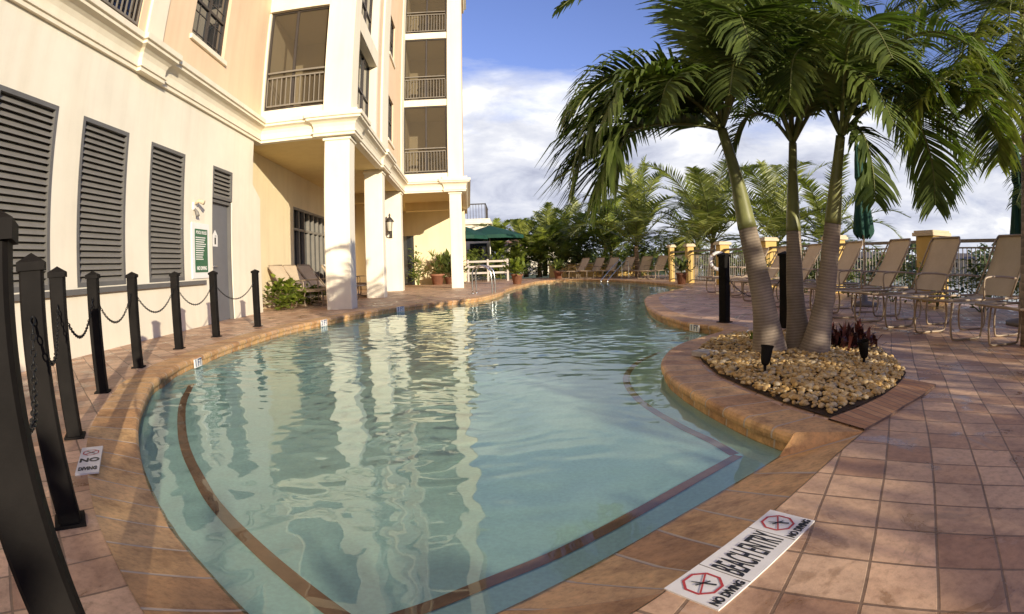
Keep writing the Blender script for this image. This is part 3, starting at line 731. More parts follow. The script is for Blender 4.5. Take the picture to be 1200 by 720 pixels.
m = MB(); m.box(BN + .01, N1 - .3, 20.6, 21.0, CB - .32, CB + .02, W); m.build('porch_beam', M['soffit'], B); m = MB(); m.box(N1 - .3, N2 - .4, 24.3, 24.7, CB - .35, CB + .02, W); m.build('porch_beam', M['soffit'], B)
m = MB(); m.box(NW + .02, -3.2, S1 + .02, S1 + .1, CB, CB + .4, W); m.build('fascia', M['trim'], B)
def column(n0, n1, s0, s1):
    o = MB(); o.bbox(n0, n1, s0, s1, -.02, CB + .03, W, .018); o.box(n0 - .03, n1 + .03, s0 - .03, s1 + .03, CB - .09, CB - .04, W)
    o.build('column', M['cream'], B)
column(-3.03, -2.47, 11.36, 11.92); column(-2.98, -2.45, 15.75, 16.28); column(-3.20, -2.48, 20.35, 20.95); column(-.70, -.24, S2 + .0, S2 + .46)

# ------------------------------------------------------------------ things on the building
lp = W(NW, 8.30, 2.0)
def Lx(mb, f): return f
so = empty('wall_sconce', lp, 0, 'small white security light on the cream wall above the green sign', 'wall light', world=True)
m = MB(); m.box(NW, NW + .03, 8.25, 8.35, 1.93, 2.05, W); m.build('base_plate', M['white_paint'], so)
m = MB(); m.tube([W(NW + .02, 8.30, 2.02), W(NW + .1, 8.30, 2.07), W(NW + .2, 8.32, 2.03)], [.022, .035, .042], 10); m.build('lamp_head', M['cap'], so)
m = MB(); m.tube([W(NW + .02, 8.30, 1.95), W(NW + .07, 8.30, 1.88), W(NW + .09, 8.29, 1.82)], [.015, .03, .035], 8); m.build('sensor', M['louvre'], so)
def wl(mx): return mx
def wall_frame(n, s, z):                        # text frame on a wall facing the pool: x runs along -s?  seen from the pool, left is low s
    return Matrix(((TV.x, 0, NV.x, W(n, s, z).x), (TV.y, 0, NV.y, W(n, s, z).y), (0, 1, 0, z), (0, 0, 0, 1)))
sg = empty('pool_rules_sign', W(NW, 8.53, .85), 0, 'green pool rules sign in a white frame between the last louvre and the door', 'sign', world=True)
m = MB(); m.box(NW, NW + .02, 8.20, 8.86, .80, 1.72, W); m.build('frame', M['white_paint'], sg)
m = MB(); m.box(NW + .02, NW + .026, 8.30, 8.78, .90, 1.62, W); pn = m.build('panel', M['green_sign'], sg); 
text_mesh('POOL RULES', .075, 'heading', M['white_paint'], sg, wall_frame(NW + .028, 8.54, 1.56), .95, .001)
m = MB()
for k in range(11):
    z = 1.47 - k * .036; w = rnd.uniform(.25, .42); m.box(NW + .026, NW + .028, 8.325, 8.325 + w, z, z + .015, W)
m.build('small_print', M['white_paint'], sg)
text_mesh('NO DIVING', .085, 'warning', M['white_paint'], sg, wall_frame(NW + .028, 8.54, .965), .85, .003)
ds = empty('restroom_sign', W(NW, 9.3, 1.45), 0, 'small white pictogram sign on the grey door', 'sign', world=True)
m = MB(); P = [(9.20, 1.36), (9.42, 1.36), (9.42, 1.56), (9.31, 1.66), (9.20, 1.56)]
m.add([W(NW - .08, s, z) for s, z in P] + [W(NW - .084, s, z) for s, z in P], [[0, 1, 2, 3, 4], [9, 8, 7, 6, 5]] + [[i, 5 + i, 5 + (i + 1) % 5, (i + 1) % 5] for i in range(5)]); m.build('plate', M['white_tile'], ds)
m = MB(); m.box(NW - .08, NW - .076, 9.28, 9.34, 1.40, 1.52, W); m.lathe([(.001, 0), (.025, .0), (.025, .004)], 8, tuple(W(NW - .078, 9.31, 1.55))); m.build('pictogram', M['ink'], ds)
# wall lantern on the pier facing the camera
lc = W(-2.86, 20.33, 0)
ln = empty('wall_lantern', lc + V((0, 0, 2.05)), 0, 'black carriage lantern on the cream pier beyond the second column', 'lantern', world=True)
m = MB(); q = lc - TV * .0
m.box(-2.91, -2.81, 20.32, 20.35, 1.95, 2.35, W); m.tube([W(-2.86, 20.33, 2.05), W(-2.86, 20.2, 2.0), W(-2.86, 20.06, 2.06), W(-2.86, 20.05, 2.14)], .018, 8); m.build('bracket', M['bronze'], ln)
c0 = W(-2.86, 20.05, 2.12)
m = MB(); m.lathe([(.005, 0), (.05, .02), (.09, .05), (.095, .07)], 8, c0); m.lathe([(.16, .40), (.17, .42), (.10, .52), (.04, .58), (.03, .62), (.045, .65), (.01, .72)], 8, c0)
for k in range(4): a = PI / 4 + k * PI / 2; m.tube([c0 + V((.09 * math.cos(a), .09 * math.sin(a), .06)), c0 + V((.15 * math.cos(a), .15 * math.sin(a), .41))], .009, 6)
m.build('cage', M['bronze'], ln)
m = MB(); m.lathe([(.085, .07), (.14, .40)], 8, c0); m.build('lamp_glass', M['lamp_glass'], ln)

# ------------------------------------------------------------------ chain posts
posts_xy = [(-.685, .455), (-1.49, 1.21), (-2.30, 2.07), (-3.01, 3.11), (-3.47, 4.17), (-3.82, 5.43), (-3.95, 6.57), (-3.93, 7.87)]
PH = .875
def chain_post():
    o = empty('chain_post', (0, 0, 0)); m = MB(); m.bbox(-.045, .045, -.045, .045, 0, PH - .04, None, .008); m.build('shaft', M['post'], o)
    m = MB(); m.box(-.053, .053, -.053, .053, PH - .045, PH - .018); a = [(-.053, -.053, PH - .018), (.053, -.053, PH - .018), (.053, .053, PH - .018), (-.053, .053, PH - .018), (0, 0, PH + .012)]
    m.add(a, [[0, 1, 4], [1, 2, 4], [2, 3, 4], [3, 0, 4]]); m.build('cap', M['post'], o)
    m = MB(); m.box(-.062, .062, -.062, .062, 0, .012); m.build('foot_plate', M['post'], o); return o
proto = chain_post()
plab = ['thick dark post closest of all, partly cut off by the photo edge', 'dark square post next to the closest post, standing by the white tile marker', 'dark square chain post, third from the closest one', 'dark chain post in front of the gap between two louvres, fourth from the closest',
        'dark chain post before the second full louvre, fifth from the closest', 'dark chain post in front of the last louvre window', 'dark chain post standing before the grey door', 'dark chain post at the far end of the chain, near the wall corner']
pg = 'chain posts along the left coping'
for i, (x, y) in enumerate(posts_xy):
    o = proto if i == 0 else copy_tree(proto)
    nx_ = posts_xy[min(i + 1, 7)]; pv = posts_xy[max(i - 1, 0)]
    o.location = (x, y, 0); o.rotation_euler.z = math.atan2(nx_[1] - pv[1], nx_[0] - pv[0]); tag(o, plab[i], 'post', pg)
rposts = [tuple(gnd(849, 378).xy), tuple(gnd(920, 384).xy)]
for i, (x, y) in enumerate(rposts):
    o = copy_tree(proto); o.location = (x, y, 0); o.rotation_euler.z = .6
    o.scale = (1.25, 1.25, .99)
    tag(o, ['dark square post standing alone on the right deck left of the palm trunks', 'dark square post half hidden behind the left palm trunks'][i], 'post', 'chain posts on the right deck')
def chain(a, b, sag, label, group):
    a, b = V(a), V(b); m = MB(); L = (b - a).length; n = int(L / .028)
    pts = [a.lerp(b, k / n) - V((0, 0, sag * (1 - (2 * k / n - 1) ** 2))) for k in range(n + 1)]
    for k in range(n):
        p, q = pts[k], pts[k + 1]; d = (q - p).normalized(); u = V((0, 0, 1)) if k % 2 else d.cross(V((0, 0, 1))).normalized(); u = (u - d * u.dot(d)).normalized(); c = (p + q) / 2
        ring = [c + d * (.018 * math.cos(t * PI / 5)) + u * (.009 * math.sin(t * PI / 5)) for t in range(10)]
        m.tube(ring, .0034, 5, False, True)
    o = m.build('chain', M['chain']); tag(o, label, 'chain', group)
clab = ['black chain sagging between the two closest posts', 'black chain between the second and third posts from the closest', 'black chain swagged in front of the sill between the third and fourth posts', 'black chain sagging between the fourth and fifth posts', 'black chain sagging between the fifth and sixth posts', 'black chain sagging under the green sign to the post at the door', 'black chain sagging across the foot of the wall beside the door']
for i in range(7):
    p, q = V((*posts_xy[i], .69)), V((*posts_xy[i + 1], .69)); d = (q - p).normalized() * .05; chain(p + d, q - d, .22, clab[i], 'chains between the left posts')
p, q = V((*rposts[0], .62)), V((*rposts[1], .62)); chain(p, q, .28, 'black chain sagging between the two right deck posts behind the trunks', None)

# ------------------------------------------------------------------ deck and waterline markers
c4 = [gnd(780, 690, .004), gnd(840, 715, .004), gnd(955, 612, .004), gnd(903, 596, .004)]
ctr = sum(c4, V()) / 4; ex = ((c4[3] - c4[0]) + (c4[2] - c4[1])).normalized(); ey = V((-ex.y, ex.x, 0))
Lm = ((c4[3] - c4[0]).length + (c4[2] - c4[1]).length) / 2; Wm = abs((c4[1] - c4[0]).dot(ey)) * .5 + abs((c4[2] - c4[3]).dot(ey)) * .5
mk = empty('beach_entry_marker', (ctr.x, ctr.y, 0), math.atan2(ex.y, ex.x), 'long white BEACH ENTRY tile with two red no diving symbols on the coping', 'marker')
m = MB(); m.box(-Lm / 2, Lm / 2, -Wm / 2, Wm / 2, 0, .0045); m.build('tile', M['white_tile'], mk)
TZ = .0056
text_mesh('BEACH ENTRY', Wm * .88, 'lettering', M['ink'], mk, Matrix.Translation((0, -Wm * .04, TZ)), 1, .0006, fit=Lm - 2 * Wm * .97)
for s in (-1, 1):
    cx_ = s * (Lm / 2 - Wm * .46); cy_ = Wm * .10; r = Wm * .335; m = MB(); n = 8
    ring = lambda rr: [(cx_ + rr * math.cos(PI / 8 + k * PI / 4), cy_ + rr * math.sin(PI / 8 + k * PI / 4), TZ) for k in range(n)]
    A, Bq = ring(r), ring(r * .86); m.add(A + Bq, [[k, (k + 1) % n, n + (k + 1) % n, n + k] for k in range(n)])
    d = V((math.cos(PI * .15), math.sin(PI * .15), 0)); w_ = V((-d.y, d.x, 0)) * r * .045; p = V((cx_, cy_, TZ + .0005)); m.quad(p - d * r * .86 - w_, p + d * r * .86 - w_, p + d * r * .86 + w_, p - d * r * .86 + w_); m.build('prohibition_symbol', M['red'], mk)
    m = MB(); d = V((math.cos(PI * .62), math.sin(PI * .62), 0)); w_ = V((-d.y, d.x, 0)) * r * .07; p = V((cx_, cy_, TZ + .001)); m.quad(p - d * r * .65 - w_, p + d * r * .55 - w_ * .4, p + d * r * .55 + w_ * .4, p - d * r * .65 + w_)
    d = V((math.cos(PI * .85), math.sin(PI * .85), 0)); w_ = V((-d.y, d.x, 0)) * r * .05; m.quad(p - d * r * .4 - w_, p + d * r * .4 - w_, p + d * r * .4 + w_, p - d * r * .4 + w_); m.build('diver_symbol', M['ink'], mk)
    text_mesh('NO DIVING', Wm * .22, 'small_lettering', M['ink'], mk, Matrix.Translation((cx_, -Wm * .375, TZ)), .70, .001)
for s in (-1, 1): x = s * (Lm / 2 - Wm * .92); m = MB(); m.box(x - .001, x + .001, -Wm / 2, Wm / 2, .0045, TZ); m.build('tile_joint', M['rail'], mk)
c4 = [gnd(90, 557, .003), gnd(118, 554, .003), gnd(119, 524, .003), gnd(95, 526, .003)]; ctr = sum(c4, V()) / 4; ex = (c4[1] - c4[0]).normalized()
mk = empty('no_diving_marker', (ctr.x, ctr.y, 0), math.atan2(ex.y, ex.x), 'square white NO DIVING tile on the deck beside the left posts', 'marker')
tw_ = (c4[1] - c4[0]).length / 2; th_ = (c4[2] - c4[1]).length / 2; m = MB(); m.box(-tw_, tw_, -th_, th_, 0, .008); m.build('tile', M['white_tile'], mk)
text_mesh('NO', .075, 'lettering', M['ink'], mk, Matrix.Translation((0, -.02, .0095)), .9, .002); text_mesh('DIVING', .06, 'lettering', M['ink'], mk, Matrix.Translation((0, -th_ * .72, .0095)), 1, .002, fit=tw_ * 1.6)
m = MB(); ring = lambda rr: [(rr * math.cos(PI / 8 + k * PI / 4), th_ * .5 + rr * math.sin(PI / 8 + k * PI / 4), .0095) for k in range(8)]
A, Bq = ring(.048), ring(.041); m.add(A + Bq, [[k, (k + 1) % 8, 8 + (k + 1) % 8, 8 + k] for k in range(8)]); m.quad(*[(x, y + th_ * .5 - .025, .0096) for x, y in ((-.036, .0), (-.03, -.006), (.036, .05), (.03, .056))]); m.build('prohibition_symbol', M['red'], mk)
m = MB(); m.quad(*[(x, y + th_ * .5 - .025, .0098) for x, y in ((-.02, .05), (-.026, .044), (.02, .0), (.026, .006))]); m.build('diver_symbol', M['ink'], mk)
# leaning marker block at the planter
p = gnd(826, 416, .02)
mk = empty('planter_marker_tile', (p.x, p.y, .012), R(-58), 'grey white marker tile lying on the planter coping at the gravel edge', 'marker')
m = MB(); m.bbox(-.085, .085, -.075, .075, 0, .042, None, .006); m.build('tile', M['grey_tile'], mk)
m = MB(); m.box(-.06, .06, -.05, -.035, .042, .0435); m.box(-.06, .06, .01, .018, .042, .0435); m.box(-.05, .05, .035, .05, .042, .0435); m.build('faded_print', M['rail'], mk)
def depth_marker(px, py, txt, label, w=.17, h=.085, fcol='blue'):
    g = gnd(px, py, -.055); bi = min(range(NP), key=lambda i: (POLY[i][0] - g.x) ** 2 + (POLY[i][1] - g.y) ** 2); n = V((*NRM[bi], 0)); q = V((*POLY[bi], 0))
    xa = V((-n.y, n.x, 0)); xa = -xa
    o = empty('depth_marker', (q.x - n.x * .018, q.y - n.y * .018, -.05), 0, label, 'marker', 'depth markers on the coping face'); zc = V((0, 0, 1))
    fr = Matrix(((xa.x, 0, -n.x, 0), (xa.y, 0, -n.y, 0), (0, 1, 0, 0), (0, 0, 0, 1)))
    if fr.determinant() < 0: xa = -xa; fr = Matrix(((xa.x, 0, -n.x, 0), (xa.y, 0, -n.y, 0), (0, 1, 0, 0), (0, 0, 0, 1)))
    m = MB(); P = [fr @ V((x, y, z)) for z in (0, .012) for x, y in ((-w / 2, -h / 2), (w / 2, -h / 2), (w / 2, h / 2), (-w / 2, h / 2))]
    m.add(P, [[4, 5, 6, 7], [0, 1, 5, 4], [1, 2, 6, 5], [2, 3, 7, 6], [3, 0, 4, 7]]); m.build('tile', M['white_tile'], o)
    text_mesh(txt, h * 1.15, 'lettering', M[fcol], o, fr @ Matrix.Translation((0, 0, .013)), .9, .002)
depth_marker(227, 426, '1 FT', 'white depth tile nearest the left posts, on the coping face')
depth_marker(369, 379, '2 FT', 'white depth tile on the coping just in front of the big column', .2, .1)
depth_marker(477, 363, '3 FT', 'white depth tile on the coping below the wall lantern', .24, .11)
depth_marker(808, 386, '1 FT', 'pale depth lettering tile on the coping left of the lone right post', .2, .085)

# ------------------------------------------------------------------ palms
def frond(mb_leaf, mb_rach, pts, Lmax, nleaf, width, droop, r0, fwd=.55, up0=None, tone0=.5, profile=None, start=.14, sag_tip=1.0, segs=3, spread=1.0):
    n = 40; c = cr(pts, n); cum = [0]
    for i in range(n): cum.append(cum[-1] + (c[i + 1] - c[i]).length)
    tot = cum[-1]
    mb_rach.tube(c, [r0 * (1 - .85 * i / n) + .002 for i in range(n + 1)], 6)
    for k in range(nleaf):
        t = start + (1 - start) * (k + .5) / nleaf; x = t * n; i = min(int(x), n - 1); p = c[i].lerp(c[i + 1], x - i); T = (c[min(i + 2, n)] - c[max(i - 1, 0)]).normalized()
        up = (up0 or V((0, 0, 1))); up = (up - T * up.dot(T)); up = up.normalized() if up.length > .05 else T.orthogonal().normalized()
        S = T.cross(up).normalized()
        l0 = (profile(t) if profile else min(1, .45 + 1.6 * (t - start)) * min(1, .35 + 1.9 * (1 - t)))
        for sgn in (-1, 1):
            L = Lmax * l0 * rnd.uniform(.82, 1.1); f = fwd + .5 * (t ** 2) + rnd.uniform(-.12, .12)
            D = (S * sgn * spread + T * f + up * rnd.uniform(.05, .35)).normalized(); tone = min(1, max(0, tone0 + rnd.gauss(0, .17)))
            q = p.copy(); dr = droop * rnd.uniform(.75, 1.3); pl = []
            for s in range(segs + 1):
                pl.append(q.copy()); step = L / segs; q = q + D * step; D = (D + V((0, 0, -1)) * dr * (.5 + s * .6)).normalized()
            wv0 = None; rows = []
            tw = rnd.uniform(-.5, .5)
            for s in range(segs + 1):
                d = (pl[min(s + 1, segs)] - pl[max(s - 1, 0)]).normalized(); w = d.cross(up + S * sgn * .35 + T * tw); w = w.normalized() if w.length > .02 else S
                ws = width * (.55, 1.0, .8, .10)[s] if segs == 3 else width * (.8, .9, .08)[s]
                rows += [pl[s] - w * ws * .5, pl[s] + w * ws * .5]
            mb_leaf.add(rows, [[2 * s, 2 * s + 1, 2 * s + 3, 2 * s + 2] for s in range(segs)], None, tone)
def palm_frond(parent, pts, lm, Lmax=.5, nleaf=44, width=.036, droop=.30, r0=.018, tone=.5, **kw):
    a, b = MB(), MB(); a.smooth = True; frond(a, b, pts, Lmax, nleaf, width, droop, r0, tone0=tone, **kw)
    b.cm = 1; o = len(a.v)
    a.v += b.v; a.f += [[i + o for i in f] for f in b.f]; a.uv += [None] * len(b.f); a.tone += b.tone; a.mi += [1] * len(b.f); a.sm += [True] * len(b.f)
    return a.build('frond', [lm, M['rachis']], parent)
def sag_path(base, az, el, L, bend):
    """a frond curve leaving at elevation el and bending over by gravity"""
    p = V(base); d = V((math.cos(az) * math.cos(el), math.sin(az) * math.cos(el), math.sin(el))); pts = [p.copy()]
    for k in range(6):
        p = p + d * (L / 6); pts.append(p.copy()); d = (d + V((0, 0, -1)) * bend * (.25 + .22 * k)).normalized()
    return pts
def planter_palm(px, Ys, rads, label, fr, extra, seed):
    pts = [at(x, y, Y) for (x, y), Y in zip(px, Ys)]; pts[0].z = .0
    o = empty('planter_palm', pts[0], 0, label, 'palm tree', 'palms in the gravel planter', world=True)
    c = cr(pts, 36); nt = int(36 * .52); rr = [rads[0] + (rads[1] - rads[0]) * min(1, i / 30) + .055 * max(0, 1 - i / 8) ** 1.6 for i in range(37)]
    m = MB(); m.tube(c[:nt + 1], rr[:nt + 1], 20); m.build('trunk', M['trunk'], o)
    m = MB(); m.tube(c[nt:], [r * 1.06 * (1 - .25 * i / (36 - nt)) for i, r in enumerate(rr[nt:])], 16); m.build('crownshaft', M['crownshaft'], o)
    top = c[-1]
    for f in fr:
        palm_frond(o, [top + (V(f[0]) if f[0] else V())] + [at(x, y, Y) for x, y, Y in f[1]], M['palm_leaf'], **(f[2] if len(f) > 2 else {}))
    for az, el, L, bend in extra:
        palm_frond(o, sag_path(top, R(az), R(el), L, bend), M['palm_leaf'], Lmax=.55, nleaf=64, width=.027, droop=.40, tone=rnd.uniform(.25, .65))
    return o
big = dict(Lmax=.66, nleaf=96, width=.029, droop=.42, tone=.5)
med = dict(Lmax=.55, nleaf=70, width=.027, droop=.42, tone=.45)
planter_palm([(903, 424), (893, 345), (876, 268), (862, 205), (846, 152)], [3.92, 3.95, 4.0, 4.05, 4.1], (.108, .052), 'left palm of the planter trio, leaning left with a big frond over the pool',
    [(None, [(813, 146, 4.05), (766, 146, 3.95), (730, 158, 3.9), (710, 188, 3.85), (700, 235, 3.85)], dict(Lmax=.80, nleaf=110, width=.036, droop=.33, tone=.5)),
     (None, [(818, 128, 4.1), (770, 112, 4.05), (718, 126, 4.0), (688, 160, 3.95), (676, 210, 3.95)], dict(Lmax=.70, nleaf=100, width=.034, droop=.38, tone=.45)),
     (None, [(815, 138, 4.3), (775, 130, 4.35), (745, 145, 4.4), (728, 175, 4.4), (722, 215, 4.4)], big),
     (None, [(812, 118, 3.85), (768, 95, 3.7), (732, 104, 3.65), (712, 130, 3.6), (704, 165, 3.6)], dict(Lmax=.55, nleaf=90, width=.034, droop=.4, tone=.4)),
     (None, [(820, 105, 4.2), (775, 82, 4.2), (725, 86, 4.2), (690, 108, 4.2), (668, 140, 4.2)], big),
     (None, [(838, 70, 4.1), (822, 15, 4.0), (795, -45, 4.0)], med), (None, [(845, 80, 4.0), (850, 20, 3.8), (838, -40, 3.7)], med),
     (None, [(840, 30, 3.9), (800, -45, 3.8), (730, -45, 3.8), (690, -18, 3.8), (655, 10, 3.8)], dict(Lmax=.36, nleaf=70, width=.03, droop=.35, tone=.4)),
     (None, [(868, 90, 3.9), (885, 50, 3.7), (905, 60, 3.6), (915, 110, 3.55)], med), (None, [(858, 80, 3.8), (862, 30, 3.5), (868, 20, 3.3), (880, 60, 3.2)], med),
     (None, [(825, 120, 3.9), (800, 92, 3.6), (782, 100, 3.45), (772, 135, 3.4)], dict(Lmax=.45, nleaf=60, width=.032, droop=.42, tone=.4))],
    [(100, 50, 2.0, .5), (60, 65, 2.1, .4), (245, 60, 1.9, .55), (285, 55, 2.0, .6), (120, 30, 1.7, .5), (80, 75, 2.3, .35)], 1)
planter_palm([(937, 424), (932, 345), (930, 272), (929, 215), (929, 168)], [3.95, 4.0, 4.05, 4.1, 4.15], (.088, .046), 'middle upright palm of the three in the gravel planter',
    [(None, [(905, 110, 4.1), (880, 60, 3.9), (868, 30, 3.8), (850, 30, 3.7)], med), (None, [(925, 90, 4.0), (915, 40, 3.8), (900, 30, 3.6), (890, 70, 3.5)], med),
     (None, [(945, 100, 4.1), (965, 50, 3.9), (985, 45, 3.8), (995, 80, 3.7)], med), (None, [(905, 140, 4.2), (880, 135, 4.3), (862, 160, 4.4), (855, 205, 4.45)], dict(Lmax=.42, nleaf=36, width=.034, droop=.4, tone=.5))],
    [(80, 55, 2.0, .5), (30, 60, 2.1, .45), (60, 78, 2.3, .3), (250, 72, 2.1, .35), (310, 70, 2.0, .4), (225, 45, 1.8, .65), (270, 40, 1.8, .7), (300, 48, 1.9, .65), (340, 55, 2.0, .6), (0, 70, 2.2, .4)], 2)
planter_palm([(953, 416), (967, 345), (976, 262), (980, 208), (985, 160)], [3.74, 3.7, 3.65, 3.6, 3.55], (.095, .05), 'right palm of the three in the gravel planter, leaning right with a pale trunk',
    [(None, [(1010, 110, 3.6), (1045, 100, 3.65), (1075, 140, 3.7), (1092, 190, 3.75), (1096, 240, 3.8)], big), (None, [(1015, 80, 3.6), (1060, 30, 3.6), (1110, 25, 3.6), (1150, 60, 3.65), (1170, 110, 3.7)], big),
     (None, [(1000, 150, 3.5), (1012, 160, 3.4), (1022, 195, 3.35), (1026, 235, 3.3)], dict(Lmax=.42, nleaf=38, width=.035, droop=.4, tone=.35)), (None, [(990, 90, 3.5), (1000, 40, 3.3), (1010, -20, 3.2)], med),
     (None, [(965, 100, 3.5), (945, 60, 3.3), (930, 70, 3.15), (925, 120, 3.1)], med), (None, [(1000, 120, 3.4), (1030, 60, 3.3), (1060, 70, 3.2), (1075, 120, 3.2)], med)],
    [(60, 55, 2.0, .5), (20, 50, 2.1, .5), (340, 65, 2.1, .4), (110, 65, 2.0, .4), (0, 40, 1.9, .6), (330, 42, 1.9, .65), (290, 50, 1.9, .65), (250, 48, 1.8, .65)], 3)
# palm at the right edge, trunk just at the frame
pe = [at(1203, 420, 3.3), at(1204, 300, 3.3), at(1203, 150, 3.3), at(1200, 20, 3.3)]; pe[0].z = 0
o = empty('edge_palm', pe[0], 0, 'tall palm cut off by the right edge of the photo', 'palm tree', world=True)
m = MB(); m.tube(cr(pe, 20), [.09 - .03 * i / 20 for i in range(21)], 14); m.build('trunk', M['trunk'], o)
for f in ([(1180, 10, 3.3), (1140, -10, 3.3), (1100, 20, 3.3), (1075, 70, 3.4)], [(1190, 60, 3.2), (1160, 70, 3.1), (1140, 100, 3.0), (1130, 130, 3.0)], [(1175, -30, 3.4), (1120, -60, 3.5), (1060, -40, 3.5)], [(1195, -20, 3.0), (1185, 0, 2.9), (1180, 60, 2.8)], [(1175, 40, 3.2), (1145, 40, 3.2), (1120, 75, 3.2), (1110, 120, 3.2)], [(1185, 80, 3.1), (1165, 110, 3.0), (1160, 150, 3.0)], [(1170, -20, 3.2), (1130, -30, 3.1), (1090, -10, 3.0), (1060, 40, 3.0)], [(1210, 60, 3.0), (1215, 90, 2.9), (1205, 150, 2.9)], [(1165, 75, 3.1), (1120, 85, 3.1), (1080, 115, 3.15), (1062, 165, 3.2)], [(1190, -5, 3.2), (1165, 5, 3.1), (1140, 45, 3.0), (1135, 95, 3.0)], [(1195, 70, 3.0), (1180, 100, 2.9), (1172, 150, 2.9), (1170, 190, 2.9)]):
    palm_frond(o, [pe[-1]] + [at(*q) for q in f], M['coco_leaf'], Lmax=.62, nleaf=76, width=.034, droop=.3, tone=.45)
o = empty('edge_palm', at(1225, 400, 4.6), 0, 'lower palm beyond the right edge with one frond arching over the loungers', 'palm tree', world=True); o.location.z = 0
b0 = at(1225, 235, 4.6); m = MB(); m.tube([V((b0.x + .05, b0.y, 0)), V((b0.x + .03, b0.y, .7)), b0], [.12, .09, .07], 14); m.build('trunk', M['trunk'], o)
for f in ([(1195, 200, 4.6), (1160, 188, 4.6), (1125, 205, 4.6), (1105, 245, 4.6)], [(1205, 180, 4.8), (1185, 165, 5), (1160, 180, 5.2)], [(1215, 190, 4.4), (1205, 200, 4.2), (1190, 240, 4.1)]):
    palm_frond(o, [b0] + [at(*q) for q in f], M['palm_leaf'], Lmax=.48, nleaf=44, width=.036, droop=.4, tone=.5)
for az, el, L, bend in ((0, 50, 2, .5), (60, 60, 2, .5), (-60, 60, 2, .5), (30, 40, 2, .5)): palm_frond(o, sag_path(b0, R(az), R(el), L, bend), M['palm_leaf'])

def coco_palm(base, h, lean, L, n, seed, label, group, lm='coco_leaf', elr=(8, 82), nleaf=46, width=.05, Lleaf=.75, tr=.13):
    r_ = random.Random(seed); b = V(base); top = b + V((lean[0], lean[1], h)); name = 'coconut_palm' if h > .9 else 'palm_shrub'
    o = empty(name, b, 0, label, 'palm tree', group, world=True)
    if h > .2: m = MB(); m.tube(cr([b, b.lerp(top, .5) + V((lean[0] * .1, 0, 0)), top], 12), [tr * (1.35 - .5 * i / 12) for i in range(13)], 12); m.build('trunk', M['coco_trunk'], o)
    for k in range(n):
        az = 2 * PI * k / n * 2.4 + r_.uniform(-.3, .3); el = R(elr[0] + (elr[1] - elr[0]) * ((k + .5) / n) ** .8 + r_.uniform(-6, 6)); ll = L * r_.uniform(.85, 1.1)
        palm_frond(o, sag_path(top, az, el, ll, r_.uniform(.28, .55)), M[lm], Lmax=Lleaf, nleaf=nleaf, width=width, droop=.22, r0=.028, tone=r_.uniform(.25, .85), segs=2, fwd=.45)
    return o
G = 'palms beyond the far end of the pool'
coco_palm((7.0, 30.0, 0), 1.7, (-.1, 0), 5.0, 20, 11, 'tall coconut palm with upright plume fronds behind the far loungers', G, nleaf=52, width=.07, Lleaf=.95, elr=(15, 88))
coco_palm((9.0, 24.0, 0), 1.6, (.2, 0), 5.0, 20, 12, 'broad coconut palm behind the fence and the lone right post', G, nleaf=52, width=.065, Lleaf=.95, elr=(5, 82))
coco_palm((10.6, 20.6, 0), 1.4, (.2, 0), 4.4, 19, 13, 'coconut palm seen between the trunks of the planter palms', G, nleaf=48, width=.06, Lleaf=.8, elr=(5, 80))
coco_palm((12.6, 19.5, 0), 1.4, (.2, 0), 4.0, 18, 14, 'coconut palm behind the right planter palm trunk', G, nleaf=44, width=.06, Lleaf=.7, elr=(5, 75))
coco_palm((4.4, 36.0, 0), 1.6, (.0, 0), 4.0, 18, 15, 'bushy palm just left of the tall plumed palm', G, nleaf=40, width=.075, Lleaf=.7)
coco_palm((2.3, 37.5, 0), 1.7, (.1, 0), 3.8, 18, 16, 'yellowish palm in the middle of the far planting', G, nleaf=40, width=.075, Lleaf=.7)
coco_palm((1.0, 36.5, 0), 1.8, (-.1, 0), 3.0, 13, 17, 'grey green palm with an upright spear right of the green umbrellas', G, 'coco_leaf', nleaf=40, width=.07, Lleaf=.6)
coco_palm((5.8, 34.0, 0), 1.9, (.1, 0), 3.6, 18, 18, 'dark green palm behind the far lounge chairs', G, 'shrub_leaf', nleaf=40, width=.075, Lleaf=.7)
coco_palm((3.2, 34.0, 0), .7, (.0, 0), 2.2, 12, 19, 'low palm shrub at the centre of the far pool edge', G, 'shrub_leaf', nleaf=36, width=.07, Lleaf=.55)
coco_palm((.2, 34.5, 0), .6, (.0, 0), 2.0, 12, 20, 'low bright palm shrub beside the potted plants', G, 'bright_leaf', nleaf=36, width=.07, Lleaf=.5)
coco_palm((8.3, 26.5, 0), .5, (.0, 0), 1.9, 11, 21, 'small yellow green palm shrub at the fence corner', G, 'bright_leaf', nleaf=36, width=.06, Lleaf=.5)
coco_palm((-.9, 37.0, 0), 1.4, (.0, 0), 3.0, 15, 31, 'yellow green palm just right of the second green umbrella', G, 'bright_leaf', nleaf=40, width=.07, Lleaf=.6)
coco_palm((3.4, 39.0, 0), 2.0, (.1, 0), 3.6, 17, 32, 'taller palm at the back centre of the far planting', G, nleaf=40, width=.075, Lleaf=.7)
coco_palm((6.6, 36.0, 0), 1.5, (.0, 0), 3.6, 17, 33, 'bright palm filling in left of the plumed palm, farther back', G, 'bright_leaf', nleaf=40, width=.075, Lleaf=.7)
coco_palm((1.8, 34.8, 0), .9, (.0, 0), 2.6, 15, 34, 'bright low palm above the far potted plant', G, 'bright_leaf', nleaf=40, width=.07, Lleaf=.6)
coco_palm((9.6, 28.0, 0), 1.5, (.2, .0), 4.2, 16, 24, 'palm filling the gap between the two big coconut palms', G, 'shrub_leaf', nleaf=40, width=.065, Lleaf=.7)

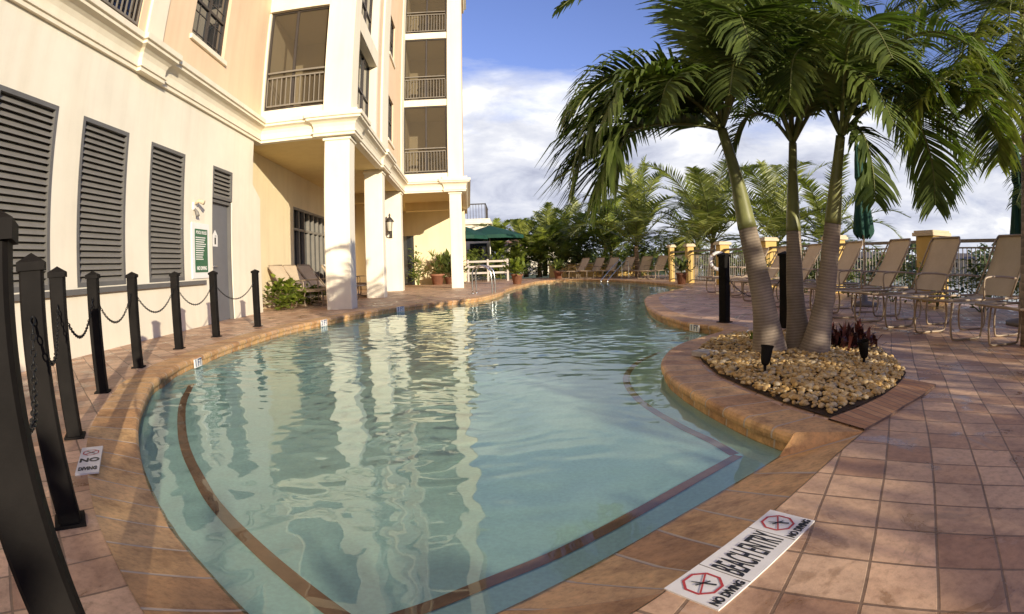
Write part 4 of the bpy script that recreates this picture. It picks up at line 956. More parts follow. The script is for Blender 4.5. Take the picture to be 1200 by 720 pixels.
def shrub(name, base, rx, ry, h, n, ls, lm, label, cat='shrub', group=None, stems=5, lo=.15, tilt=.7, wid=.42):
    b = V(base); o = empty(name, b, 0, label, cat, group, world=True); m = MB(); s = MB(); cl = []
    for k in range(max(4, int(n / 22))):
        a = rnd.uniform(0, 2 * PI); r = math.sqrt(rnd.random()); z = rnd.uniform(lo, .88); w = math.sin(PI * min(1, .25 + z * .75)) ** .6; cl.append((V((rx * r * w * math.cos(a), ry * r * w * math.sin(a), h * z)), rnd.gauss(.5, .22)))
    for k in range(stems): c = rnd.choice(cl)[0]; s.tube(cr([b + V((c.x * .1, c.y * .1, 0)), b + V((c.x * .5, c.y * .5, c.z * .6)), b + c], 4), [.012 * h + .004, .01 * h + .003, .008 * h + .002, .006 * h, .004], 5)
    for k in range(n):
        c, tn = rnd.choice(cl); p = b + c + V((rnd.gauss(0, rx * .22), rnd.gauss(0, ry * .22), rnd.gauss(0, h * .10)))
        if p.z < .02: p.z = rnd.uniform(.02, .1)
        a = rnd.uniform(0, 2 * PI); d = (V((math.cos(a), math.sin(a), rnd.uniform(-.4, tilt))) + c.normalized() * .5).normalized(); w = d.cross(V((rnd.uniform(-.4, .4), rnd.uniform(-.4, .4), 1))).normalized(); L = ls * rnd.uniform(.7, 1.25); nn = w.cross(d)
        m.add([p, p + d * L * .45 + w * L * wid * .5 + nn * .03 * L, p + d * L - V((0, 0, L * .18)), p + d * L * .45 - w * L * wid * .5 + nn * .03 * L], [[0, 1, 2, 3]], None, min(1, max(0, tn + rnd.gauss(0, .15))))
    s.build('stem', M['rachis'], o); m.build('foliage', lm if not isinstance(lm, str) else M[lm], o); return o
# far planting: each bush its own crown
fb = 'bushes along the far end of the pool'
for i, (x, y, rx, h, n, lm, lab) in enumerate([
    (-.6, 33.0, .9, 1.5, 500, 'bright_leaf', 'bright green bush under the second green umbrella'), (1.6, 34.6, 1.2, 2.3, 700, 'shrub_leaf', 'large green bush rising behind the far potted plants'),
    (4.0, 33.6, 1.0, 1.9, 600, 'dark_leaf', 'dark rounded bush at the middle of the far planting'), (5.9, 31.6, .9, 1.7, 500, 'shrub_leaf', 'mid green bush behind the far lounge chairs'),
    (7.8, 32.6, 1.0, 2.0, 500, 'dark_leaf', 'dark bush at the foot of the plumed coconut palm'), (-2.4, 33.2, .9, 1.9, 500, 'shrub_leaf', 'green bush behind the white rail at the terrace'),
    (9.3, 21.0, .8, 1.1, 420, 'dark_leaf', 'dark bush behind the fence near the lifebuoy'), (10.4, 17.0, .9, 1.0, 420, 'dark_leaf', 'dark bush behind the fence between the planter palm trunks'),
    (3.0, 38.5, 2.4, 3.0, 900, 'dark_leaf', 'tall dark hedge mass behind the far palms'), (6.5, 37.5, 2.4, 2.9, 900, 'shrub_leaf', 'tall mid green mass behind the far palms, nearer the fence'), (9.8, 33.0, 2.0, 2.6, 800, 'dark_leaf', 'tall dark bush behind the two big coconut palms')]):
    shrub('bush', (x, y, 0), rx, rx * .8, h, n, .30, lm, lab, 'bush', fb)
# under the right fence: low shrubs behind the loungers
for i, (x, y) in enumerate([(7.35, 3.6), (7.35, 4.9), (7.3, 6.1), (7.3, 7.3), (7.2, 8.6), (7.2, 10.2), (7.1, 12.0), (7.0, 14.2)]):
    lab = ['low green shrub behind the nearest loungers', 'low dark shrub between the two nearest lounger backs', 'low shrub with pale leaves left of the yellow capped pillar', 'low shrub at the foot of the yellow pillar', 'low shrub below the closed green umbrella', 'low shrub along the fence behind the right palm trunk', 'low shrub along the fence behind the middle palm trunk', 'low shrub along the fence behind the left palm trunk'][i]
    shrub('low_shrub', (x, y, 0), .5, .6, .75, 300, .15, 'shrub_leaf' if i % 2 else 'dark_leaf', lab, 'shrub', 'low shrubs under the right fence')
# porch plants
shrub('leafy_shrub', W(-4.2, 12.25, 0), .42, .6, .62, 330, .20, 'bright_leaf', 'bright broad leaved shrub at the corner of the cream wall', 'shrub', None, 8, .1, .7, .6)
shrub('leafy_shrub', W(-4.05, 13.6, 0), .4, .45, .5, 200, .18, 'bright_leaf', 'lower leafy shrub tucked in front of the porch loungers', 'shrub', None, 6, .1, .7, .5)
shrub('climbing_shrub', W(-2.5, 26.9, 0), .4, .4, 1.6, 240, .22, 'shrub_leaf', 'tall green shrub beside the dark porch door', 'shrub', None, 6)
def pot(o, r, h, mname='terracotta'):
    m = MB(); m.lathe([(.001, .0), (r * .68, .0), (r * .95, h * .82), (r * 1.06, h * .82), (r * 1.08, h), (r * .95, h), (r * .9, h * .86), (.001, h * .86)], 18); return m.build('pot', M[mname], o)
def potted(loc, r, h, label, kind, lm, n, L):
    o = empty('potted_plant', loc, 0, label, 'potted plant', 'potted plants around the pool'); pot(o, r, h)
    m = MB(); s = MB()
    if kind == 'spiky':
        heads = [V((rnd.uniform(-.35, .35), rnd.uniform(-.25, .25), h + rnd.uniform(.45, .95))) for _ in range(5)]
        for q in heads: s.tube(cr([V((q.x * .1, q.y * .1, h * .8)), V((q.x * .6, q.y * .6, (h + q.z) / 2)), q], 5), .016, 6)
        for k in range(n):
            q = rnd.choice(heads); a = rnd.uniform(0, 6.28); e = rnd.uniform(-.2, 1.3); d = V((math.cos(a) * math.cos(e), math.sin(a) * math.cos(e), math.sin(e))); l = L * rnd.uniform(.7, 1.1); w = d.cross(V((0, 0, 1))).normalized() * .016
            m.add([q - w, q + w, q + d * l * .6 + w * .9, q + d * l * .6 - w * .9, q + d * l - V((0, 0, l * .2))], [[0, 1, 2, 3], [3, 2, 4]], None, rnd.gauss(.5, .2))
    else:
        for k in range(n):
            a = rnd.uniform(0, 6.28); e = rnd.uniform(.1, 1.4); d = V((math.cos(a) * math.cos(e), math.sin(a) * math.cos(e), math.sin(e))); q = V((0, 0, h)) + d * L * rnd.uniform(.1, .8); l = L * rnd.uniform(.25, .45); dd = (d + V((rnd.gauss(0, .5), rnd.gauss(0, .5), rnd.gauss(0, .3)))).normalized(); w = dd.cross(V((0, 0, 1))).normalized() * l * .25
            m.add([q, q + dd * l * .5 + w, q + dd * l, q + dd * l * .5 - w], [[0, 1, 2, 3]], None, rnd.gauss(.5, .2))
        s.tube([(0, 0, h * .8), (.02, 0, h + L * .4)], .02, 6)
    s.build('stem', M['rachis'], o); m.build('foliage', M[lm], o); return o
potted(W(-1.55, 26.6, 0), .34, .5, 'spiky plant in a terracotta pot against the sunlit porch wall', 'spiky', 'shrub_leaf', 170, .55)
potted(W(-.95, 27.0, 0), .3, .35, 'dark leafy potted plant beside the end column', 'leafy', 'dark_leaf', 220, 1.2)
potted((.25, 23.3, 0), .24, .42, 'leafy plant in a brown pot at the pool corner right of the white rail', 'leafy', 'bright_leaf', 240, .75)
potted((2.6, 30.4, 0), .26, .42, 'small plant in a terracotta pot at the middle of the far pool edge', 'leafy', 'shrub_leaf', 200, .7)
potted((5.9, 18.6, 0), .2, .4, 'slim dark plant in a dark pot beside the yellow far pillar', 'leafy', 'dark_leaf', 120, .6)

# planter extras
rl = empty('cordyline', (2.78, 3.98, .02), 0, 'low dark red leaved plant beside the palm trunks', 'plant')
m = MB()
for k in range(280):
    q = V((rnd.gauss(0, .12), rnd.gauss(0, .11), 0)); a = rnd.uniform(0, 6.28); e = rnd.uniform(.25, 1.5); d = V((math.cos(a) * math.cos(e), math.sin(a) * math.cos(e), math.sin(e))); l = rnd.uniform(.13, .28); w = d.cross(V((.1, .1, 1))).normalized() * .018; p = q + d * .06
    m.add([p - w * .4, p + w * .4, p + d * l * .5 + w, p + d * l * .5 - w, p + d * l - V((0, 0, l * .3))], [[0, 1, 2, 3], [3, 2, 4]], None, min(1, max(0, rnd.gauss(.5, .3))))
m.build('foliage', M['red_leaf'], rl)
gt = tag(empty('grass_tuft', (*gnd(881, 408).xy, .03)), 'small yellow green sprout in the gravel left of the trunks', 'plant'); m = MB()
for k in range(16):
    a = rnd.uniform(0, 6.28); d = V((math.cos(a) * .3, math.sin(a) * .3, 1)).normalized(); l = rnd.uniform(.08, .16); w = V((-math.sin(a), math.cos(a), 0)) * .006; m.add([-w, w, d * l * .6 + w, d * l * .6 - w, d * l + V((math.cos(a), math.sin(a), 0)) * .03], [[0, 1, 2, 3], [3, 2, 4]])
m.build('blades', M['bright_leaf'], gt)
def spot(px, py, rz, label):
    g = gnd(px, py, .03); o = empty('garden_spotlight', (g.x, g.y, .02), rz, label, 'spotlight', 'garden spotlights in the gravel'); m = MB(); m.tube([(0, 0, -.03), (0, 0, .09)], .011, 8); m.build('stake', M['post'], o)
    m = MB(); ax = V((.25, 0, .97)).normalized(); b = V((0, 0, .085)); m.tube([b - ax * .01, b, b + ax * .03, b + ax * .10, b + ax * .12], [.012, .026, .034, .04, .047], 14, False); m.tube([b + ax * .10, b + ax * .101], [.039, .002], 14, False); m.build('lamp_head', M['post'], o)
spot(896, 440, R(40), 'small black stake spotlight in front of the left palm trunk'); spot(1012, 431, R(200), 'small black stake spotlight beside the red leaved plant')

# ------------------------------------------------------------------ loungers
def sling():
    m = mat('tan_sling', (.45, .35, .24), .8, 0, .2); t = NT(m); wv = t.new('TexWave', Scale=55.0, Distortion=0.0); wv.bands_direction = 'Y'
    t.l(t.obj(), wv.inputs['Vector']); t.base(t.mix(t.math('MULTIPLY', wv.outputs['Fac'], .5), t.ramp(t.noise(3, 4, .6, t.pos()).outputs['Fac'], [(.3, (.52, .41, .28)), (.7, (.64, .52, .36))]), (.39, .30, .195)))
    t.bump(t.noise(260, 2, .5, t.obj()).outputs['Fac'], .3, .003); return m
M['sling'] = sling()
def lounger(back=57, towel=False):
    o = empty('sun_lounger', (0, 0, 0)); bl = .82; ba = R(back); w = .31; zs = .40; x0, xh = -.95, .32
    hx, hz = xh + bl * math.cos(ba), zs + bl * math.sin(ba)
    m = MB(); m.smooth = True; n = 14
    P = []; F = []
    for i in range(n + 1):
        t = i / n; x = x0 + (xh - x0) * t; z = zs - .045 * math.sin(PI * t)
        for k in range(5): P.append((x, -w + 2 * w * k / 4, z - .012 * math.sin(PI * k / 4)))
    for i in range(n):
        for k in range(4): F.append([i * 5 + k, (i + 1) * 5 + k, (i + 1) * 5 + k + 1, i * 5 + k + 1])
    m.add(P, F); m.build('seat', M['sling'], o)
    m = MB(); m.smooth = True; P = []
    for i in range(n + 1):
        t = i / n; d = .03 * math.sin(PI * t); x = xh + .02 + bl * math.cos(ba) * t + d * math.sin(ba); z = zs + .01 + bl * math.sin(ba) * t - d * math.cos(ba)
        ww = w * (1 if t < .86 else (1 - .12 * ((t - .86) / .14) ** 2))
        for k in range(5): P.append((x, -ww + 2 * ww * k / 4, z))
    m.add(P, F); m.build('backrest', M['sling'], o)
    m = MB(); r = .0135
    for s in (-1, 1):
        y = s * (w + .008)
        m.tube([(x0, y, zs), (-.4, y, zs - .005), (xh, y, zs), (xh + .35, y, zs)], r, 8); m.tube([(xh, y, zs + .01), (hx - .03, y, hz - .06), (hx, y - s * .04, hz)], r, 8)
    m.tube([(x0, -w, zs), (x0, w, zs)], r, 8); m.tube([(hx, -w + .035, hz), (hx, w - .035, hz)], r, 8); m.tube([(xh + .35, -w, zs), (xh + .35, w, zs)], r, 8); m.build('frame', M['tan_metal'], o)
    for (xa, xb) in ((-.72, -.22), (.02, .52)):
        for s in (-1, 1):
            y = s * (w + .014); m = MB(); m.tube(cr([(xa + .02, y, zs - .02), (xa - .01, y, .2), (xa + .01, y, .05), (xa + .06, y, .016), ((xa + xb) / 2, y, .014), (xb - .06, y, .016), (xb - .01, y, .05), (xb + .01, y, .2), (xb - .02, y, zs - .02)], 30), .0125, 7); m.build('leg', M['tan_metal'], o)
    for s in (-1, 1):
        y = s * (w + .03); m = MB(); m.tube(cr([(-.20, y, zs), (-.21, y, zs + .16), (-.15, y, zs + .22), (.15, y, zs + .225), (.40, y, zs + .21)], 16), .0125, 7); m.build('armrest', M['tan_metal'], o)
    return o
proto = lounger()
GL = 'sun loungers along the right fence'
rl_ = [((5.05, 3.10), 'tan sling lounger at the right edge, only its foot in view'), ((5.0, 4.25), 'tan sling lounger nearest in full view at the right edge, under the closed umbrella'), ((5.0, 5.50), 'tan sling lounger in front of the wide yellow capped pillar'),
       ((5.0, 6.65), 'tan sling lounger just right of the closed green umbrella'), ((5.05, 8.0), 'tan sling lounger directly behind the right palm trunk'), ((5.15, 9.5), 'tan sling lounger showing between the middle and right palm trunks'), ((5.4, 11.3), 'tan sling lounger showing left of the middle palm trunk'), ((5.6, 12.8), 'tan sling lounger farthest along the right deck, left of the palm trunks')]
first = True
for i, ((x, y), lab) in enumerate(rl_):
    o = proto if first else copy_tree(proto); first = False
    o.location = (x - .05, y, 0); o.rotation_euler.z = R(-3 + rnd.uniform(-4, 4)); tag(o, lab, 'lounger', GL)
far_l = [(3.5, 29.9, 'far lounger leftmost of the far group, reclined low'), (4.35, 29.8, 'far lounger second of the far group'), (5.1, 29.4, 'far lounger third of the far group, back raised'), (5.85, 28.9, 'far lounger fourth of the far group, beside the far handrails'), (6.4, 27.0, 'far lounger just right of the far handrails'), (6.6, 25.2, 'far lounger in front of the ochre pillars')]
for x, y, lab in far_l:
    o = copy_tree(proto); o.location = (x, y, 0); o.rotation_euler.z = R(38 + rnd.uniform(-8, 8)); tag(o, lab, 'lounger', 'sun loungers at the far end of the pool')
pl = lounger(50)
por = [(-4.0, 12.9, 168, 'dark backed lounger under the porch nearest the green shrub'), (-3.9, 13.75, 170, 'porch lounger second from the green shrub'), (-3.8, 14.6, 166, 'porch lounger third from the green shrub, half behind the column'), (-3.75, 17.0, 172, 'porch lounger with a white towel, seen between the first two columns'), (-3.7, 17.9, 168, 'porch lounger farthest back between the first two columns')]
for i, (n, s, rz, lab) in enumerate(por):
    o = pl if i == 0 else copy_tree(pl); o.location = W(n, s, 0); o.rotation_euler.z = R(rz); tag(o, lab, 'lounger', 'sun loungers under the porch')
m = MB(); m.smooth = True
tw = W(-3.75, 17.0, 0); rz = R(172); fx = V((math.cos(rz), math.sin(rz), 0)); fy = V((-math.sin(rz), math.cos(rz), 0))
P = []
for i in range(9):
    t = i / 8; x = .40 + .44 * t - .03; z = .50 + .54 * t
    for k in range(5): P.append(tw + fx * (x - .012) + fy * (-.2 + .1 * k) + V((0, 0, z + .01 * math.sin(k * 2 + i))))
Q = [p + fx * .012 for p in P]
F = [[i * 5 + k, i * 5 + k + 1, (i + 1) * 5 + k + 1, (i + 1) * 5 + k] for i in range(8) for k in range(4)]
m.add(P + Q, F + [[45 + i for i in f][::-1] for f in F]); tag(m.build('towel', M['towel']), 'white towel draped over a porch lounger back', 'towel')

# ------------------------------------------------------------------ umbrellas
def closed_umbrella(x, y, zb, zt, label):
    o = empty('closed_umbrella', (x, y, 0), 0, label, 'umbrella', 'closed umbrellas along the right fence'); m = MB(); m.tube([(0, 0, .05), (0, 0, zt + .03)], .02, 10); m.build('pole', M['cap'], o)
    m = MB(); m.lathe([(.001, 0), (.26, 0), (.26, .05), (.06, .09), (.04, .3), (.001, .3)], 20); m.build('base', M['rail'], o)
    m = MB(); m.smooth = True; n = 40; P = []; H = zt - zb; rows = [(0, .15), (.06, .165), (.2, .15), (.36, .12), (.5, .10), (.56, .07), (.62, .10), (.8, .075), (.93, .045), (1, .01)]
    for t, r in rows:
        for k in range(n): a = 2 * PI * k / n; rr = r * (1 + .28 * math.cos(8 * a + t * 3) * (1 - t * .6)); P.append((rr * math.cos(a), rr * math.sin(a), zb + H * t + (.05 * math.cos(8 * a) if t == 0 else 0)))
    m.add(P, [[i * n + k, i * n + (k + 1) % n, (i + 1) * n + (k + 1) % n, (i + 1) * n + k] for i in range(len(rows) - 1) for k in range(n)]); m.build('canopy', M['canvas'], o)
    m = MB(); m.lathe([(.086, zb + H * .545), (.092, zb + H * .555), (.092, zb + H * .57), (.086, zb + H * .58)], 16); m.build('tie_strap', M['canvas'], o)
a = at(1013, 300, 8.0); closed_umbrella(a.x, a.y, 1.18, 2.85, 'closed dark green umbrella right of the right palm trunk')
a = at(1199, 300, 4.5); closed_umbrella(a.x, a.y, 1.02, 2.3, 'closed dark green umbrella at the right photo edge')
def open_umbrella(x, y, r, ze, zt, label, rz=0):
    o = empty('open_umbrella', (x, y, 0), rz, label, 'umbrella', 'open green umbrellas on the terrace'); m = MB(); m.tube([(0, 0, 0), (0, 0, zt)], .03, 10); m.build('pole', M['white_paint'], o)
    m = MB(); n = 8; P = [(0, 0, zt)]
    for t in (.5, 1.0):
        for k in range(n): a = 2 * PI * (k + .5) / n; P.append((r * t * math.cos(a), r * t * math.sin(a), zt - (zt - ze) * (t ** 1.15)))
    for k in range(n): a = 2 * PI * (k + .5) / n; P.append((r * math.cos(a), r * math.sin(a), ze - .2))
    F = [[0, 1 + k, 1 + (k + 1) % n] for k in range(n)] + [[1 + r_ * n + k, 1 + (r_ + 1) * n + k, 1 + (r_ + 1) * n + (k + 1) % n, 1 + r_ * n + (k + 1) % n] for r_ in range(2) for k in range(n)]
    m.add(P, F); m.build('canopy', M['canvas'], o)
    m = MB()
    for k in range(n): a = 2 * PI * (k + .5) / n; m.tube([(0, 0, zt - .08), (r * math.cos(a) * .97, r * math.sin(a) * .97, ze - .02)], .012, 5)
    m.build('ribs', M['white_paint'], o)
open_umbrella(-3.1, 31.0, 1.9, 2.5, 3.3, 'open dark green umbrella beside the end column', .3); open_umbrella(-1.2, 33.5, 2.1, 2.6, 3.25, 'open dark green umbrella right of the pale terrace wall', .1)

# ------------------------------------------------------------------ right fence
pil = [((6.38, 21.4), 1.45, .2), ((6.55, 19.6), 1.42, .26), ((7.05, 17.5), 1.42, .36), ((7.55, 15.0), 1.45, .4), ((7.85, 11.7), 1.38, .4), ((8.15, 8.3), 1.36, .52), ((8.5, 4.9), 1.45, .5), ((8.8, 1.4), 1.45, .5)]
plabs = ['ochre pillar leftmost along the fence', 'ochre pillar beside the slim dark potted plant', 'ochre pillar carrying the lifebuoy', 'ochre pillar seen between the left palm trunk and the post behind it', 'ochre pillar right of the right palm trunk, behind a lounger', 'wide ochre pillar with a pale cap behind the lounger backs', 'ochre pillar beyond the right photo edge, nearest the loungers', 'ochre pillar outside the view at the near end of the fence']
for ((x, y), h, w), lab in zip(pil, plabs):
    o = empty('fence_pillar', (x, y, 0), R(4), lab, 'pillar', 'ochre pillars of the right fence'); w *= .5; m = MB(); m.bbox(-w, w, -w, w, 0, h - .1, None, .012); m.build('shaft', M['pillar'], o)
    m = MB(); m.bbox(-w - .06, w + .06, -w - .06, w + .06, h - .1, h - .03, None, .01); m.bbox(-w - .03, w + .03, -w - .03, w + .03, h - .03, h + .01, None, .008); m.build('cap', M['cap'], o)
for i in range(len(pil) - 1):
    (a, h, wa), (b, _, wb) = pil[i], pil[i + 1]; a, b = V((*a, 0)), V((*b, 0)); d = (b - a).normalized(); a2, b2 = a + d * wa * .55, b - d * wb * .55; L = (b2 - a2).length; an = math.atan2(d.y, d.x)
    lab = ['fence panel between the two leftmost ochre pillars', 'fence panel left of the lifebuoy pillar', 'fence panel right of the lifebuoy pillar', 'fence panel behind the palm trunks', 'fence panel below the closed green umbrella', 'fence panel right of the wide ochre pillar', 'fence panel at the near end beyond the photo edge'][i]
    o = empty('fence_panel', a2, an, lab, 'fence', 'grey picket panels of the right fence'); m = MB(); m.box(0, L, -.06, .06, 1.13, 1.19); m.build('top_rail', M['rail'], o)
    m = MB(); m.box(0, L, -.02, .02, 1.02, 1.05); m.box(0, L, -.02, .02, .10, .13); n = int(L / .11)
    for k in range(1, n): x = L * k / n; m.box(x - .008, x + .008, -.008, .008, .13, 1.02)
    m.build('pickets', M['rail'], o)
# far fence run behind the far loungers
o = empty('far_wall', (2.5, 33.3, 0), 0, 'low ochre wall behind the far lounge chairs', 'wall'); m = MB(); m.box(-.2, 5.8, 0, .2, 0, .75); m.build('wall', M['pillar'], o); m = MB(); m.box(-.25, 5.85, -.05, .25, .75, .82); m.build('cap', M['cap'], o)
p = V((pil[2][0][0], pil[2][0][1], 0)); dcam = -p.normalized()
o = empty('lifebuoy', (p.x - .24, p.y - .20, .78), math.atan2(dcam.y, dcam.x), 'white ring lifebuoy hanging on an ochre pillar', 'lifebuoy'); m = MB()
m.tube([(0, .27 * math.cos(k * PI / 12), .27 * math.sin(k * PI / 12)) for k in range(24)], .065, 10, False, True); m.build('ring', M['white_paint'], o)
for k in range(4):
    a = PI / 4 + k * PI / 2; c = V((0, .27 * math.cos(a), .27 * math.sin(a))); tv = V((0, -math.sin(a), math.cos(a))); m = MB(); m.tube([c - tv * .025, c + tv * .025], .069, 10, False); m.build('rope_band', M['tan_metal'], o)
# handrails in the pool
def handrail(px, label, rz, kind):
    o = empty('pool_handrail', px, rz, label, 'handrail', 'steel handrails in the pool')
    for s in (-.22, .22):
        m = MB()
        if kind == 'ladder': m.tube(cr([(-.45, s, 0), (-.45, s, .55), (-.38, s, .74), (-.2, s, .8), (.0, s, .72), (.1, s, .5), (.12, s, -.3), (.12, s, -.8)], 30), .022, 8)
        else: m.tube(cr([(-.6, s, 0), (-.6, s, .72), (-.5, s, .85), (-.3, s, .82), (.75, s, .05), (.85, s, -.15), (.85, s, -.6)], 34), .022, 8)
        m.build('rail', M['steel'], o)
        m = MB(); m.lathe([(.001, .0), (.05, .0), (.045, .02), (.022, .03)], 14, ((-.45 if kind == 'ladder' else -.6), s, 0)); m.build('escutcheon', M['steel'], o)
    return o
handrail((-.62, 15.9, 0), 'curved steel ladder rails at the left pool corner beside the end column', R(-10), 'ladder')
handrail((5.0, 26.0, 0), 'sloping steel handrails at the far right end of the pool', R(215), 'stair')

# ------------------------------------------------------------------ terrace at the far left
o = empty('terrace_rail', (-3.3, 29.0, 0), R(3), 'white wooden rail of the terrace beyond the end column', 'railing'); 
for z in (.45, .78, 1.05):
    m = MB(); m.box(0, 3.2, -.03, .03, z - .05, z + .05); m.build('rail', M['old_white'], o)
for k in range(4):
    m = MB(); m.box(k * 1.03, k * 1.03 + .1, -.05, -.031, 0, 1.16); m.build('rail_post', M['old_white'], o)
tb = empty('terrace_building', (-6, 36, 0), 0, 'pale building with an open roof terrace behind the green umbrellas', 'building', world=True)
m = MB(); m.box(-9, -1.35, 36, 44, 0, 3.55); m.build('wall', M['cream'], tb); m = MB(); m.box(-9, -1.15, 35.8, 44, 3.55, 3.68); m.box(-9, -1.25, 35.9, 44, 3.68, 3.9); m.build('cornice', M['trim'], tb)
m = MB(); m.box(-9, -1.5, 36.1, 36.16, 4.85, 4.92); m.box(-1.56, -1.5, 36.1, 40, 4.85, 4.92)
for k in range(40): x = -9 + k * .19; m.box(x, x + .025, 36.12, 36.145, 3.9, 4.85)
for k in range(20): y = 36.2 + k * .19; m.box(-1.54, -1.515, y, y + .025, 3.9, 4.85)
m.build('roof_railing', M['bronze'], tb)
m = MB(); m.box(-8, -3.4, 38, 43, 3.9, 4.6); m.build('roof_wall', M['peach'], tb)
for k, x in enumerate((-4.6, -2.6)):
    m = MB(); m.box(x, x + 1.1, 35.97, 36.0, .2, 2.3); m.build('window', M['glass'], tb)
wb = empty('pale_house', (2, 48, 0), 0, 'pale wall of a house glimpsed behind the far palms', 'building', world=True)
m = MB(); m.box(-1.2, 5.0, 46, 52, 0, 2.4); m.build('wall', M['cream'], wb); m = MB(); m.add([(-1.6, 45.6, 2.4), (5.4, 45.6, 2.4), (5.4, 52.4, 2.4), (-1.6, 52.4, 2.4), (1, 49, 3.4), (2.8, 49, 3.4)], [[0, 1, 5, 4], [1, 2, 5], [2, 3, 4, 5], [3, 0, 4]]); m.build('roof', M['roof'], wb)
m = MB(); m.box(0, .9, 45.97, 46, .8, 1.9); m.build('window', M['glass'], wb)
# terrace furniture
def patio_chair(mname='bronze'):
    o = empty('patio_chair', (0, 0, 0)); m = MB(); m.bbox(-.24, .24, -.24, .24, .41, .45, None, .01); m.build('seat', M[mname], o)
    m = MB(); m.tube(cr([(-.22, .22, .43), (-.22, .30, .9), (0, .32, .95), (.22, .30, .9), (.22, .22, .43)], 14), .016, 6)
    for k in range(5): x = -.14 + .07 * k; m.tube([(x, .23, .44), (x, .305, .91)], .008, 5)
    m.build('backrest', M[mname], o)
    for a in (-1, 1):
        for b in (-1, 1): m = MB(); m.tube([(a * .22, b * .22, .42), (a * .24, b * .25, 0)], .014, 6); m.build('leg', M[mname], o)
        m = MB(); m.tube(cr([(a * .23, .24, .66), (a * .27, 0, .66), (a * .26, -.22, .64), (a * .24, -.23, .43)], 8), .014, 6); m.build('armrest', M[mname], o)
    return o
def patio_table():
    o = empty('patio_table', (0, 0, 0)); m = MB(); m.lathe([(.001, .70), (.40, .70), (.41, .715), (.40, .73), (.001, .73)], 20); m.build('tabletop', M['bronze'], o); m = MB(); m.tube([(0, 0, 0), (0, 0, .7)], .03, 8); m.lathe([(.001, .0), (.25, 0), (.25, .02), (.03, .05)], 16); m.build('pedestal', M['bronze'], o); return o
ch, tbp = patio_chair(), patio_table(); f1 = True
for fl, (z0, z1) in enumerate(F2[:3]):
    nm = ['lowest', 'second', 'third'][fl]
    for (n, s, rz, lab) in ((-2.05, S2 + .85, 200, 'dark patio chair on the left of the %s far balcony' % nm), (-1.1, S2 + .85, 150, 'dark patio chair on the right of the %s far balcony' % nm)):
        o = ch if f1 else copy_tree(ch); f1 = False; o.location = W(n, s, z0 + .005); o.rotation_euler.z = R(rz); tag(o, lab, 'chair', 'patio chairs on the far balconies')
    o = tbp if fl == 0 else copy_tree(tbp); o.location = W(-1.58, S2 + .9, z0 + .005); tag(o, 'round dark table on the %s far balcony' % nm, 'table', 'patio tables on the far balconies')
for k, (x, y, rz) in enumerate([(-2.7, 30.3, 30), (-1.9, 30.9, 200), (-1.2, 30.2, 100), (2.9, 31.5, 10)]):
    o = copy_tree(ch); o.location = (x, y, 0); o.rotation_euler.z = R(rz); tag(o, ['patio chair at the left end of the white terrace rail', 'patio chair in the middle behind the white terrace rail', 'patio chair at the right end of the white terrace rail', 'patio chair alone among the far plants'][k], 'chair', 'patio chairs on the ground')
o = copy_tree(tbp); o.location = (-2.3, 30.6, 0); tag(o, 'round patio table behind the white terrace rail', 'table')

# ------------------------------------------------------------------ beyond the fence
def leafmass(mb, x, y, z0, rx, h, n, ls):
    for k in range(n):
        a = rnd.uniform(0, 6.28); r = math.sqrt(rnd.random()); zz = rnd.random(); w = math.sqrt(max(0, 1 - (zz * 1.0) ** 2)); p = V((x + rx * r * w * math.cos(a), y + rx * .6 * r * w * math.sin(a), z0 + h * zz)); d = V((rnd.gauss(0, 1), rnd.gauss(0, 1), rnd.gauss(0, .7))).normalized(); w2 = d.orthogonal().normalized(); L = ls * rnd.uniform(.6, 1.3)
        mb.add([p, p + d * L * .5 + w2 * L * .3, p + d * L, p + d * L * .5 - w2 * L * .3], [[0, 1, 2, 3]], None, min(1, max(0, rnd.gauss(.5, .25))))
m = MB()
for k in range(60):
    a = R(-12 + k * 1.6 + rnd.uniform(-.6, .6)); d = rnd.uniform(85, 110); leafmass(m, d * math.sin(a), d * math.cos(a), -.6, rnd.uniform(3, 6), rnd.uniform(2.2, 4.6), 150, 1.2)
tag(m.build('far_treeline', M['dark_leaf']), 'low dark treeline across the water', 'trees', kind='stuff')
for k, (a, d, w, lab) in enumerate([(38, 95, 9, 'white waterfront house seen through the fence under the closed umbrella'), (47, 100, 9, 'white waterfront house seen through the fence right of the wide pillar'), (29, 105, 10, 'white waterfront house low behind the palm trunks')]):
    a = R(a); x, y = d * math.sin(a), d * math.cos(a); o = empty('waterfront_house', (x, y, -.56), -a, lab, 'house', 'houses across the water'); m = MB(); m.box(-w / 2, w / 2, -2, 2, 0, 1.9); m.build('wall', M['cap'], o)
    m = MB(); m.add([(-w / 2 - .3, -2.3, 1.9), (w / 2 + .3, -2.3, 1.9), (w / 2 + .3, 2.3, 1.9), (-w / 2 - .3, 2.3, 1.9), (-w / 4, 0, 2.9), (w / 4, 0, 2.9)], [[0, 1, 5, 4], [1, 2, 5], [2, 3, 4, 5], [3, 0, 4]]); m.build('roof', M['rail'], o)
    for q in (-.3, 0, .3): m = MB(); m.box(w * q - .4, w * q + .4, -2.02, -2, .6, 1.4); m.build('window', M['glass'], o)

